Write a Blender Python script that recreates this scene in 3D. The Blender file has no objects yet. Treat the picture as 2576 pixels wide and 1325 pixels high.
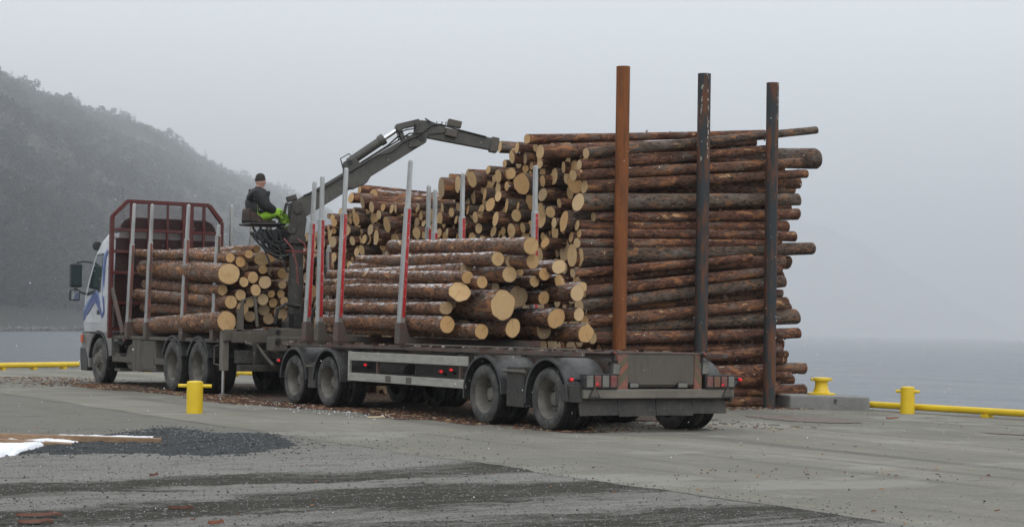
import bpy, bmesh, math, random
import numpy as np
from mathutils import Vector, Matrix, noise as mnoise, Quaternion
random.seed(7); np.random.seed(7)
rnd = random.random
def uni(a, b): return a + (b - a) * rnd()
sc = bpy.context.scene
COL = sc.collection
PI = math.pi

# ------------------------------------------------------------------ camera
CC = np.array([-12.897670946, -20.761637651, 1.320791643])
CR = np.array([0.85977184, -0.510404401, 0.016725133])
CU = np.array([-0.032559208, -0.022102694, 0.999225384])
CF = np.array([0.509639363, 0.859650405, 0.035621637])
FOC = 4668.821
cam_d = bpy.data.cameras.new('camera'); cam = bpy.data.objects.new('camera', cam_d); COL.objects.link(cam)
m = Matrix(((CR[0], CU[0], -CF[0], CC[0]), (CR[1], CU[1], -CF[1], CC[1]), (CR[2], CU[2], -CF[2], CC[2]), (0, 0, 0, 1)))
cam.matrix_world = m
cam_d.sensor_width = 36; cam_d.lens = 36 * 1.8124306; cam_d.clip_start = 0.1; cam_d.clip_end = 60000
sc.camera = cam

# ------------------------------------------------------------------ world, sun, exposure
SUN_EL, SUN_AZ = 52, 200
w = bpy.data.worlds.new('World'); sc.world = w; w.use_nodes = True
nt = w.node_tree; nt.nodes.clear()
out = nt.nodes.new('ShaderNodeOutputWorld'); bg = nt.nodes.new('ShaderNodeBackground')
sky = nt.nodes.new('ShaderNodeTexSky'); sky.sky_type = 'NISHITA'; sky.sun_disc = False
sky.sun_elevation = math.radians(SUN_EL); sky.sun_rotation = math.radians(SUN_AZ)
sky.dust_density = 4; sky.air_density = 1.5
geo = nt.nodes.new('ShaderNodeTexCoord'); sep = nt.nodes.new('ShaderNodeSeparateXYZ')
nt.links.new(geo.outputs['Generated'], sep.inputs[0])
ramp = nt.nodes.new('ShaderNodeValToRGB')           # overcast: brighter towards the zenith, the same all round
el = ramp.color_ramp.elements
el[0].position = 0.0; el[0].color = (3.7, 3.95, 4.3, 1)
el[1].position = 1.0; el[1].color = (8.6, 8.95, 9.35, 1)
e = el.new(0.06); e.color = (4.6, 4.9, 5.22, 1)
e = el.new(0.16); e.color = (6.05, 6.42, 6.75, 1)
e = el.new(0.3); e.color = (6.7, 7.1, 7.4, 1)
nt.links.new(sep.outputs['Z'], ramp.inputs[0])
mixn = nt.nodes.new('ShaderNodeMix'); mixn.data_type = 'RGBA'; mixn.inputs[0].default_value = 0.93
nt.links.new(sky.outputs[0], mixn.inputs[6]); nt.links.new(ramp.outputs[0], mixn.inputs[7])
nt.links.new(mixn.outputs[2], bg.inputs[0]); bg.inputs[1].default_value = 0.15
nt.links.new(bg.outputs[0], out.inputs[0])
sd = bpy.data.lights.new('sun', 'SUN'); sd.energy = 0.7; sd.angle = math.radians(40); sd.color = (1, .97, .93)
so = bpy.data.objects.new('sun', sd); COL.objects.link(so)
a, b = math.radians(SUN_AZ), math.radians(SUN_EL)
sdir = Vector((math.sin(a) * math.cos(b), math.cos(a) * math.cos(b), math.sin(b)))
so.rotation_euler = sdir.to_track_quat('Z', 'Y').to_euler(); so.location = (0, 0, 60)
sc.view_settings.view_transform = 'Standard'; sc.view_settings.look = 'None'
sc.view_settings.exposure = 0.2; sc.view_settings.gamma = 1; sc.view_settings.use_curve_mapping = False
sc.render.engine = 'CYCLES'
sc.cycles.use_denoising = True
sc.cycles.max_bounces = 6; sc.cycles.volume_bounces = 1; sc.cycles.transparent_max_bounces = 8
sc.cycles.use_adaptive_sampling = True; sc.cycles.adaptive_threshold = 0.015

# ------------------------------------------------------------------ pixel helpers (display frame 2576 x 1325)
def ray(u, v): return CF + CR * (u - 1288) / FOC + CU * (662.5 - v) / FOC
def at_plane(u, v, P, n):
    d = ray(u, v); P = np.array(P, float); n = np.array(n, float)
    return CC + d * (((P - CC) @ n) / (d @ n))
def at_x(u, v, X): return at_plane(u, v, (X, 0, 0), (1, 0, 0))
def at_y(u, v, Y): return at_plane(u, v, (0, Y, 0), (0, 1, 0))
def at_z(u, v, Z=0): return at_plane(u, v, (0, 0, Z), (0, 0, 1))
def dep(P): return float((np.array(P, float) - CC) @ CF)
def px(P):
    d = np.array(P, float) - CC; z = d @ CF
    return 1288 + FOC * (d @ CR) / z, 662.5 - FOC * (d @ CU) / z

# ------------------------------------------------------------------ materials
def ramp01(N, L, val, lo, hi):
    mr = N.new('ShaderNodeMapRange'); mr.inputs[1].default_value = lo; mr.inputs[2].default_value = hi
    mr.clamp = True; L.new(val, mr.inputs[0]); return mr.outputs[0]
def mul(N, L, a, b):
    mm = N.new('ShaderNodeMath'); mm.operation = 'MULTIPLY'
    for i, q in enumerate((a, b)):
        if isinstance(q, (int, float)): mm.inputs[i].default_value = q
        else: L.new(q, mm.inputs[i])
    return mm.outputs[0]
def c4(c): return (c[0], c[1], c[2], 1)
class M:
    """small node-material builder"""
    def __init__(s, name, base, rough=.6, metal=0, coord='Object', spec=.5, rand=0):
        s.m = bpy.data.materials.new(name); s.m.use_nodes = True
        s.N, s.L = s.m.node_tree.nodes, s.m.node_tree.links
        s.b = s.N['Principled BSDF']; s.b.inputs['Roughness'].default_value = rough
        s.b.inputs['Metallic'].default_value = metal; s.b.inputs['Specular IOR Level'].default_value = spec
        s.tc = s.N.new('ShaderNodeTexCoord'); s.co = s.tc.outputs[coord]
        s.b.inputs['Base Color'].default_value = c4(base); s.col = None; s.base = base
        s.oi = s.N.new('ShaderNodeObjectInfo')
        ad = s.N.new('ShaderNodeVectorMath'); ad.operation = 'MULTIPLY_ADD'
        s.L.new(s.oi.outputs['Random'], ad.inputs[0]); ad.inputs[1].default_value = (17, 31, 23); s.L.new(s.co, ad.inputs[2])
        s.raw = s.co; s.co = ad.outputs[0]
    def tex(s, scale, detail=4, rough=.6, raw=False, rot=None, dist=0):
        mp = s.N.new('ShaderNodeMapping'); s.L.new(s.raw if raw else s.co, mp.inputs[0])
        mp.inputs['Scale'].default_value = scale if isinstance(scale, tuple) else (scale,) * 3
        if rot is not None: mp.inputs['Rotation'].default_value = (0, 0, rot)
        t = s.N.new('ShaderNodeTexNoise'); s.L.new(mp.outputs[0], t.inputs['Vector'])
        t.inputs['Scale'].default_value = 1; t.inputs['Detail'].default_value = detail; t.inputs['Roughness'].default_value = rough
        t.inputs['Distortion'].default_value = dist
        return t.outputs[0]
    def vor(s, scale, raw=False):
        mp = s.N.new('ShaderNodeMapping'); s.L.new(s.raw if raw else s.co, mp.inputs[0])
        mp.inputs['Scale'].default_value = scale if isinstance(scale, tuple) else (scale,) * 3
        t = s.N.new('ShaderNodeTexVoronoi'); s.L.new(mp.outputs[0], t.inputs['Vector']); t.inputs['Scale'].default_value = 1
        return t.outputs[0], t.outputs[1]
    def mix(s, fac, color):
        mx = s.N.new('ShaderNodeMix'); mx.data_type = 'RGBA'
        if isinstance(fac, (int, float)): mx.inputs[0].default_value = fac
        else: s.L.new(fac, mx.inputs[0])
        if s.col is None: mx.inputs[6].default_value = c4(s.base)
        else: s.L.new(s.col, mx.inputs[6])
        if isinstance(color, tuple): mx.inputs[7].default_value = c4(color)
        else: s.L.new(color, mx.inputs[7])
        s.col = mx.outputs[2]; s.L.new(s.col, s.b.inputs['Base Color']); return s
    def layer(s, scale, color, lo, hi, amt=1.0, detail=4, raw=False, rot=None, rough=.6, dist=0):
        f = ramp01(s.N, s.L, s.tex(scale, detail, rough, raw, rot, dist), lo, hi)
        return s.mix(mul(s.N, s.L, f, amt), color)
    def upface(s, color, nscale, lo, hi, zlo=.35, zhi=.8, amt=1.0):
        """something lying on upward faces (snow, dust)"""
        g = s.N.new('ShaderNodeNewGeometry'); sp = s.N.new('ShaderNodeSeparateXYZ'); s.L.new(g.outputs['Normal'], sp.inputs[0])
        up = ramp01(s.N, s.L, sp.outputs[2], zlo, zhi)
        f = ramp01(s.N, s.L, s.tex(nscale, 5, .7), lo, hi)
        return s.mix(mul(s.N, s.L, mul(s.N, s.L, up, f), amt), color)
    def randmix(s, color, amt):
        return s.mix(mul(s.N, s.L, s.oi.outputs['Random'], amt), color)
    def bump(s, scale, strength, dist=.02, detail=4, h=None):
        bp = s.N.new('ShaderNodeBump'); bp.inputs['Strength'].default_value = strength; bp.inputs['Distance'].default_value = dist
        s.L.new(h if h is not None else s.tex(scale, detail, .65), bp.inputs['Height'])
        if s.b.inputs['Normal'].is_linked: s.L.new(s.b.inputs['Normal'].links[0].from_socket, bp.inputs['Normal'])
        s.L.new(bp.outputs[0], s.b.inputs['Normal']); return s
    def emit(s, c, st):
        s.b.inputs['Emission Color'].default_value = c4(c); s.b.inputs['Emission Strength'].default_value = st; return s

GRIME = (.082, .071, .059)
def dirty(name, base, rough=.5, metal=0, amt=.8, sc_=2.5, lo=.35, hi=.7, spec=.4):
    q = M(name, base, rough, metal, spec=spec)
    q.layer(sc_, GRIME, lo, hi, amt, 5); q.layer(14, (.11, .105, .095), .5, .75, .45, 5)
    q.layer((22, 22, 3), (.05, .047, .042), .55, .75, .5, 4)
    q.bump(60, .12, .004)
    return q.m
def bark_mat(name, c0, c1, peel, lich, snow):
    q = M(name, c0, .85, spec=.25)
    q.randmix(c1, 1.0)
    q.layer((2.2, 2.2, .9), tuple(c * .62 for c in c0), .42, .62, .7, 4)
    q.layer((26, 26, 10), (.022, .014, .010), .48, .60, .85, 6)                 # dark scale gaps
    q.layer((12, 12, 4), (.25, .115, .062), .55, .68, .65, 6)                   # reddish flakes
    q.layer((6, 6, 2.2), lich, .53, .68, .75, 6)                               # grey lichen
    q.layer((55, 55, 30), lich, .60, .72, .6, 4)
    q.layer((7, 7, 2.4), (.30, .135, .06), peel, peel + .05, .85, 6, dist=.8, rough=.68)  # peeled patches
    q.layer((9, 9, 3.2), (.50, .32, .16), peel + .085, peel + .12, .9, 5, dist=.6, rough=.65)
    v, _ = q.vor((9, 9, 3.2)); q.mix(mul(q.N, q.L, ramp01(q.N, q.L, v, .16, .07), .7), (.05, .03, .02))   # knots
    if snow: q.upface((.78, .8, .83), (30, 30, 7), snow, snow + .10, .45, .85, .95)
    q.bump((42, 42, 16), .9, .012, 6); q.bump((9, 9, 3), .6, .02, 3)
    return q.m
def cut_mat(name, base):
    q = M(name, base, .75, spec=.25)
    q.randmix((base[0] * .72, base[1] * .66, base[2] * .58), .8)
    # growth rings round the heart
    ln = q.N.new('ShaderNodeVectorMath'); ln.operation = 'LENGTH'
    ds = q.tex(9, 3, .5); mp = q.N.new('ShaderNodeVectorMath'); mp.operation = 'MULTIPLY'; mp.inputs[1].default_value = (1, 1, 0)
    q.L.new(q.raw, mp.inputs[0]); q.L.new(mp.outputs[0], ln.inputs[0])
    ad = q.N.new('ShaderNodeMath'); ad.operation = 'MULTIPLY_ADD'; q.L.new(ds, ad.inputs[0]); ad.inputs[1].default_value = .035; q.L.new(ln.outputs['Value'], ad.inputs[2])
    sn = q.N.new('ShaderNodeMath'); sn.operation = 'SINE'; q.L.new(mul(q.N, q.L, ad.outputs[0], 420), sn.inputs[0])
    q.mix(mul(q.N, q.L, ramp01(q.N, q.L, sn.outputs[0], -.2, 1), .22), (base[0] * .6, base[1] * .5, base[2] * .4))
    q.mix(mul(q.N, q.L, ramp01(q.N, q.L, ad.outputs[0], .075, .02), .28), (base[0] * .75, base[1] * .58, base[2] * .42))
    q.layer(5, (base[0] * .7, base[1] * .52, base[2] * .36), .5, .75, .55, 4)
    q.layer((60, 5, 5), (base[0] * 1.15, base[1] * 1.12, base[2] * 1.1), .5, .8, .4, 3)
    q.layer(22, (.33, .3, .25), .62, .8, .5, 5)
    # hue differs from log to log: cream, tan, orange
    fr = q.N.new('ShaderNodeMath'); fr.operation = 'FRACT'; q.L.new(mul(q.N, q.L, q.oi.outputs['Random'], 7.31), fr.inputs[0])
    q.mix(mul(q.N, q.L, ramp01(q.N, q.L, fr.outputs[0], .55, 1), .55), (.50, .27, .10))
    q.mix(mul(q.N, q.L, ramp01(q.N, q.L, fr.outputs[0], .35, 0), .5), (.62, .48, .30))
    # a drying crack from the heart and the dark inner-bark rim
    spx = q.N.new('ShaderNodeSeparateXYZ'); q.L.new(q.raw, spx.inputs[0])
    an = q.N.new('ShaderNodeMath'); an.operation = 'ARCTAN2'; q.L.new(spx.outputs[1], an.inputs[0]); q.L.new(spx.outputs[0], an.inputs[1])
    f2 = q.N.new('ShaderNodeMath'); f2.operation = 'MULTIPLY_ADD'; q.L.new(q.oi.outputs['Random'], f2.inputs[0]); f2.inputs[1].default_value = -5.6; q.L.new(an.outputs[0], f2.inputs[2])
    f3 = q.N.new('ShaderNodeMath'); f3.operation = 'ADD'; q.L.new(f2.outputs[0], f3.inputs[0]); f3.inputs[1].default_value = 2.8
    ab = q.N.new('ShaderNodeMath'); ab.operation = 'ABSOLUTE'; q.L.new(f3.outputs[0], ab.inputs[0])
    dl = mul(q.N, q.L, ab.outputs[0], ln.outputs['Value'])
    q.mix(mul(q.N, q.L, mul(q.N, q.L, ramp01(q.N, q.L, dl, .004, .0015), ramp01(q.N, q.L, fr.outputs[0], .3, .5)), .75), (.09, .05, .03))
    at = q.N.new('ShaderNodeAttribute'); at.attribute_name = 'rim'
    q.mix(mul(q.N, q.L, ramp01(q.N, q.L, at.outputs['Fac'], .15, .9), .85), (.16, .075, .035))
    q.bump((90, 14, 10), .25, .004)
    return q.m
MT = {}
MT['bark_truck'] = bark_mat('bark_brown', (.165, .082, .05), (.21, .115, .068), .545, (.17, .145, .12), .54)
MT['bark_trailer'] = bark_mat('bark_brown_snow', (.17, .084, .052), (.20, .108, .065), .545, (.15, .135, .115), .50)
MT['bark_pile'] = bark_mat('bark_dark_red', (.13, .052, .033), (.155, .08, .052), .545, (.15, .13, .11), .60)
MT['bark_pile_grey'] = bark_mat('bark_grey', (.105, .07, .052), (.14, .108, .082), .575, (.18, .16, .14), .66)
MT['cut'] = cut_mat('sawn_wood', (.62, .43, .225))
MT['cut_grey'] = cut_mat('sawn_wood_weathered', (.45, .33, .2))
def paint_alu():
    q = M('aluminium_dull', (.46, .46, .45), .42, .75)
    q.layer((6, 6, 1.5), (.16, .15, .14), .45, .75, .7, 5); q.layer((40, 40, 4), (.7, .7, .7), .55, .8, .5, 4)
    q.layer(18, (.08, .07, .06), .6, .8, .6, 4)
    q.bump(40, .1, .003); return q.m
MT['alu'] = paint_alu()
def rail_alu():
    q = M('aluminium_dusty', (.36, .35, .31), .6, .25)
    q.layer((3, 3, 12), (.2, .19, .165), .4, .7, .6, 5); q.layer((25, 25, 60), (.07, .065, .06), .6, .75, .7, 5); return q.m
MT['alu_rail'] = rail_alu()
def redstrip():
    q = M('red_reflective', (.42, .012, .014), .4)
    q.layer((8, 8, 3), (.24, .012, .012), .4, .7, .8, 4)
    q.layer((40, 40, 14), (.55, .5, .5), .6, .66, .75, 5, dist=1.5)
    return q.m
MT['strip'] = redstrip()
MT['strip_dirty'] = dirty('red_reflective_dirty', (.30, .085, .06), .6, 0, .9, 3.5, .3, .6)
MT['red_frame'] = dirty('dark_red_paint', (.09, .011, .011), .5, 0, .5, 3, .45, .8)
MT['red_dirty'] = dirty('red_paint_under_dirt', (.125, .045, .036), .65, 0, .95, 3, .25, .58)
MT['grime'] = dirty('grey_road_dirt', (.105, .092, .077), .75, 0, .6, 3)
MT['grime_dark'] = dirty('dark_road_dirt', (.028, .027, .025), .7, 0, .5, 3)
MT['grime_light'] = dirty('pale_road_dirt', (.18, .163, .137), .75, 0, .5, 3)
MT['black'] = M('black_plastic', (.012, .012, .013), .45).layer(6, (.04, .039, .036), .45, .75, .8).m
MT['crane'] = (lambda q: (q.layer(3, (.085, .08, .068), .35, .65, .8, 5), q.layer((30, 30, 6), (.03, .03, .028), .55, .75, .6, 4), q.layer(20, (.16, .15, .13), .6, .8, .5, 4), q.bump(30, .15, .004), q.m)[-1])(M('crane_grey_paint', (.055, .053, .047), .55))
MT['chrome'] = M('chrome_rod', (.75, .77, .8), .12, 1.0).m
MT['mudguard'] = (lambda q: (q.layer(4, (.07, .068, .064), .4, .7, .8, 6), q.layer(40, (.1, .1, .1), .55, .7, .5, 4), q.upface((.10, .098, .092), 8, .3, .7, .2, .9, .8), q.m)[-1])(M('black_mudguard_dusty', (.016, .017, .019), .5))
MT['tyre'] = (lambda q: (q.layer(5, (.105, .101, .092), .33, .62, .9, 5), q.layer((60, 60, 60), (.115, .112, .105), .55, .75, .5, 3), q.bump(70, .3, .004), q.m)[-1])(M('tyre_rubber', (.026, .026, .026), .8, spec=.25))
MT['tread'] = (lambda q: (q.layer(5, (.05, .049, .046), .45, .75, .7, 5), q.bump(70, .3, .004), q.m)[-1])(M('tyre_tread', (.017, .017, .017), .85, spec=.2))
MT['rim'] = (lambda q: (q.layer(6, (.165, .15, .128), .33, .62, .9, 4), q.layer(25, (.07, .063, .054), .55, .75, .5, 4), q.m)[-1])(M('rim_brown_dust', (.085, .078, .068), .65, .1))
MT['hub'] = dirty('hub_dirt', (.035, .033, .03), .6, .2, .5)
def cabpaint():
    q = M('cab_silver', (.56, .57, .585), .3, .25)
    q.layer(1.3, (.33, .33, .325), .4, .7, .6, 4)
    q.layer((5, 5, 5), (.25, .24, .225), .5, .75, .6, 6)
    return q.m
MT['cab'] = cabpaint()
MT['cab_low'] = dirty('cab_silver_dirty', (.3, .295, .285), .5, .2, .7, 3, .3, .7)
MT['blue1'] = M('blue_stripe', (.035, .06, .22), .35).layer(6, (.10, .12, .2), .45, .8, .7).m
MT['blue2'] = M('light_blue_stripe', (.13, .21, .40), .35).layer(6, (.2, .25, .36), .45, .8, .7).m
MT['glass'] = M('window_glass', (.02, .035, .035), .06, 0, spec=.8).m
MT['mirror_face'] = M('mirror_glass', (.5, .5, .5), .08, .9).m
MT['lamp_red'] = M('lit_red_lamp', (.3, .0, .005), .3).emit((1, .03, .04), .42).m
MT['lamp_red_dim'] = M('dusty_red_lens', (.17, .03, .026), .5).layer(10, (.16, .13, .11), .4, .7, .8).m
MT['lamp_grey'] = M('dusty_clear_lens', (.17, .165, .145), .55).layer(10, (.1, .095, .085), .4, .7, .7).m
MT['lamp_orange'] = M('orange_lens', (.55, .09, .015), .35).m
MT['lamp_orange_dim'] = M('dusty_orange_lens', (.16, .075, .04), .5).layer(10, (.13, .115, .1), .4, .7, .7).m
MT['hazard_red'] = dirty('hazard_red_board', (.30, .10, .07), .65, 0, .85, 5, .32, .68)
MT['hazard_yellow'] = dirty('hazard_yellow_board', (.14, .115, .06), .65, 0, .8, 4, .35, .7)
MT['hose'] = M('rubber_hose', (.011, .011, .012), .45).layer(12, (.05, .048, .044), .5, .8, .7).m
MT['hose_red'] = dirty('red_hose', (.2, .03, .03), .5, 0, .4)
def yellow():
    q = M('yellow_paint', (.72, .50, .015), .42)
    q.layer(3, (.58, .38, .012), .4, .7, .6, 5); q.layer(8, (.07, .05, .02), .645, .68, .9, 7, rough=.7); q.layer((6, 6, 1.2), (.36, .25, .03), .62, .8, .5, 5)
    q.bump(30, .12, .004); return q.m
MT['yellow'] = yellow()
def rusty(name, base, rust, lo, hi, white):
    q = M(name, base, .7, .2, spec=.3)
    q.layer((9, 9, 1.3), rust, lo, hi, .95, 6); q.layer((20, 20, 5), (rust[0] * 1.5, rust[1] * 1.5, rust[2] * 1.3), .58, .75, .6, 5)
    q.layer((16, 16, 1.0), (.02, .018, .017), .58, .75, .6, 4)
    if white: q.layer((6, 6, 2.6), (.42, .41, .36), white, white + .03, .85, 4, dist=1.2)
    q.bump(25, .2, .004); return q.m
MT['pipe_rust'] = rusty('rusty_steel', (.15, .055, .022), (.25, .085, .025), .35, .65, 0)
MT['pipe_dark'] = rusty('dark_steel', (.04, .045, .048), (.15, .058, .028), .48, .62, 0)
MT['pipe_dark_painted'] = rusty('dark_steel_with_paint_remnants', (.04, .045, .048), (.15, .058, .028), .48, .64, 0)
MT['paint_remnant'] = M('pale_paint_remnant', (.40, .39, .33), .7).layer(30, (.12, .11, .1), .5, .6, .8).m
def concrete(name, base):
    q = M(name, base, .9, spec=.2)
    q.layer(4, tuple(c * .7 for c in base), .4, .7, .7, 6); q.layer(40, tuple(c * 1.25 for c in base), .5, .75, .6, 5)
    q.layer((3, 3, 12), (.10, .095, .085), .58, .75, .5, 5); q.bump(30, .35, .01, 6); return q.m
MT['concrete'] = concrete('cast_concrete', (.25, .25, .24))
def plankm():
    q = M('weathered_plank', (.22, .14, .085), .85, spec=.2)
    q.layer((2, 40, 40), (.30, .21, .13), .4, .7, .8, 5); q.layer((1.2, 60, 60), (.08, .055, .04), .58, .72, .8, 5)
    q.layer(3, (.36, .27, .18), .55, .75, .5); q.bump((3, 60, 60), .4, .006); return q.m
MT['plank'] = plankm()
MT['snow'] = M('snow', (.84, .86, .9), .7).layer(20, (.7, .74, .8), .45, .75, .6, 5).bump(18, .6, .03, 5).m
# person
MT['skin'] = M('skin', (.47, .26, .2), .55).m
MT['jacket'] = M('black_jacket', (.012, .012, .013), .75).layer(9, (.028, .027, .026), .45, .75, .8).bump(14, .6, .03, 3).m
MT['hat'] = M('dark_knit_hat', (.028, .024, .02), .95).bump((60, 60, 60), .5, .006).m
MT['hivis'] = M('hi_vis_trousers', (.27, .50, .03), .75).layer(9, (.02, .022, .02), .56, .60, .9, 3).layer(14, (.18, .34, .03), .45, .7, .7).bump(12, .6, .03, 3).m
MT['reflect'] = M('silver_reflective_band', (.5, .52, .5), .4).m
MT['glove'] = M('dark_green_glove', (.015, .035, .032), .8).m
MT['boot'] = M('black_boot', (.012, .011, .01), .6).m
MT['seat'] = M('worn_seat', (.03, .02, .017), .7).layer(5, (.10, .045, .025), .5, .7, .7, 5).m

# ------------------------------------------------------------------ mesh builder
class MB:
    def __init__(s): s.v = []; s.f = []; s.mi = []
    def add(s, verts, faces, mi=0):
        o = len(s.v); s.v += [tuple(map(float, q)) for q in verts]
        s.f += [tuple(i + o for i in fc) for fc in faces]; s.mi += [mi] * len(faces); return s
    def box(s, x0, x1, y0, y1, z0, z1, mi=0):
        return s.add([(x0, y0, z0), (x1, y0, z0), (x1, y1, z0), (x0, y1, z0), (x0, y0, z1), (x1, y0, z1), (x1, y1, z1), (x0, y1, z1)],
                     [(0, 3, 2, 1), (4, 5, 6, 7), (0, 1, 5, 4), (1, 2, 6, 5), (2, 3, 7, 6), (3, 0, 4, 7)], mi)
    def beam(s, A, B, w0, h0, w1=None, h1=None, up=(0, 0, 1), mi=0):
        A, B = Vector(A), Vector(B); w1 = w0 if w1 is None else w1; h1 = h0 if h1 is None else h1
        d = (B - A).normalized(); up = Vector(up)
        if abs(d.dot(up)) > .98: up = Vector((0, 1, 0))
        r = d.cross(up).normalized(); q = r.cross(d).normalized(); vs = []
        for P, ww, hh in ((A, w0, h0), (B, w1, h1)):
            for sx, sy in ((-1, -1), (1, -1), (1, 1), (-1, 1)): vs.append(P + r * sx * ww / 2 + q * sy * hh / 2)
        return s.add(vs, [(0, 3, 2, 1), (4, 5, 6, 7), (0, 1, 5, 4), (1, 2, 6, 5), (2, 3, 7, 6), (3, 0, 4, 7)], mi)
    def tube(s, pts, r, n=8, mi=0, cap=True):
        pts = [Vector(p) for p in pts]; R = r if isinstance(r, (list, tuple)) else [r] * len(pts)
        vs, fs = [], []; pr_ = None
        for i, P in enumerate(pts):
            d = ((pts[min(i + 1, len(pts) - 1)] - pts[max(i - 1, 0)])).normalized()
            if pr_ is None:
                up = Vector((0, 0, 1)) if abs(d.z) < .9 else Vector((1, 0, 0)); rr = d.cross(up).normalized()
            else: rr = (pr_ - d * pr_.dot(d)).normalized()
            pr_ = rr; q = d.cross(rr)
            for k in range(n):
                a = 2 * PI * k / n; vs.append(P + (rr * math.cos(a) + q * math.sin(a)) * R[i])
        for i in range(len(pts) - 1):
            for k in range(n): fs.append((i * n + k, i * n + (k + 1) % n, (i + 1) * n + (k + 1) % n, (i + 1) * n + k))
        if cap: fs += [tuple(reversed(range(n))), tuple((len(pts) - 1) * n + k for k in range(n))]
        return s.add(vs, fs, mi)
    def cyl(s, A, B, r, n=16, r2=None, mi=0): return s.tube([A, B], [r, r if r2 is None else r2], n, mi)
    def lathe(s, prof, org=(0, 0, 0), axis='z', n=32, mi=0, closed=False, mis=None):
        """prof: (radius, height along axis)"""
        vs, fs = [], []; ox, oy, oz = org
        for r, h in prof:
            for k in range(n):
                a = 2 * PI * k / n; c, q = r * math.cos(a), r * math.sin(a)
                vs.append((ox + c, oy + q, oz + h) if axis == 'z' else ((ox + h, oy + c, oz + q) if axis == 'x' else (ox + q, oy + h, oz + c)))
        m = len(prof); o = len(s.v); s.v += vs
        for i in range(m if closed else m - 1):
            j = (i + 1) % m
            for k in range(n):
                s.f.append((o + i * n + k, o + i * n + (k + 1) % n, o + j * n + (k + 1) % n, o + j * n + k)); s.mi.append(mis[i] if mis else mi)
        return s
    def prism(s, poly, a, b, plane='yz', mi=0):
        """polygon extruded: plane yz along x, xz along y, xy along z"""
        f = {'yz': lambda p, t: (t, p[0], p[1]), 'xz': lambda p, t: (p[0], t, p[1]), 'xy': lambda p, t: (p[0], p[1], t)}[plane]
        n = len(poly); vs = [f(p, a) for p in poly] + [f(p, b) for p in poly]
        return s.add(vs, [tuple(range(n)), tuple(reversed(range(n, 2 * n)))] + [(i, n + i, n + (i + 1) % n, (i + 1) % n) for i in range(n)], mi)
    def build(s, name, mats, parent=None, bevel=0, smooth=False, org=None):
        me = bpy.data.meshes.new(name)
        V = np.array(s.v); c = np.array(org) if org is not None else (V.min(0) + V.max(0)) / 2
        if org is None and parent is None: c[2] = V[:, 2].min()
        me.from_pydata([tuple(q) for q in V - c], [], s.f)
        mats = mats if isinstance(mats, (list, tuple)) else [mats]
        for q in mats: me.materials.append(MT[q] if isinstance(q, str) else q)
        if len(mats) > 1: me.polygons.foreach_set('material_index', s.mi)
        bm = bmesh.new(); bm.from_mesh(me); bmesh.ops.recalc_face_normals(bm, faces=bm.faces); bm.to_mesh(me); bm.free()
        if smooth: me.polygons.foreach_set('use_smooth', [True] * len(me.polygons))
        o = bpy.data.objects.new(name, me); COL.objects.link(o)
        if parent is not None: o.parent = parent; c = c - wloc(parent)
        o.location = tuple(c)
        if bevel:
            md = o.modifiers.new('bevel', 'BEVEL'); md.width = bevel; md.segments = 2; md.limit_method = 'ANGLE'; md.angle_limit = math.radians(40)
        if smooth:
            try: me.set_sharp_from_angle(angle=math.radians(38))
            except Exception: pass
        return o
def wloc(o):
    c = np.zeros(3)
    while o is not None: c = c + np.array(o.location); o = o.parent
    return c
def tag(o, label=None, cat=None, group=None, kind=None):
    if label: o['label'] = label
    if cat: o['category'] = cat
    if group: o['group'] = group
    if kind: o['kind'] = kind
    return o
def thing(name, label, cat, loc, group=None):
    o = bpy.data.objects.new(name, None); COL.objects.link(o); o.location = tuple(loc); o.empty_display_size = .3
    return tag(o, label, cat, group)
def raw_mesh(name, V, F, mats, mi=None, smooth=False):
    me = bpy.data.meshes.new(name); me.from_pydata(V if isinstance(V, list) else V.tolist(), [], F if isinstance(F, list) else F.tolist())
    for q in (mats if isinstance(mats, (list, tuple)) else [mats]): me.materials.append(MT[q] if isinstance(q, str) else q)
    if mi is not None: me.polygons.foreach_set('material_index', mi)
    if smooth: me.polygons.foreach_set('use_smooth', [True] * len(me.polygons))
    o = bpy.data.objects.new(name, me); COL.objects.link(o); return o
def fbm(x, y, z=0, o=4): return mnoise.fractal(Vector((x, y, z)), 1.0, 2.0, o)

# ------------------------------------------------------------------ quay edge
QA, QB = np.array((11.9, -4.3)), np.array((10.0, 3.75))     # along the right rail
qd = (np.array((3.55, 31.6)) - QB); qd /= np.linalg.norm(qd)
CORNER = np.array((3.75, 31.55))
WL = -2.4                                                # water level
def edge_x(y): return QB[0] + (CORNER[0] - QB[0]) * (y - QB[1]) / (CORNER[1] - QB[1])
LEFT_FAR = np.array((-60., 0.)) + np.array((0, 31.55 - 31.2))  # the far quay edge runs off to the left
def far_pt(t): return CORNER + np.array((-.90, -.43)) * t

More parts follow.
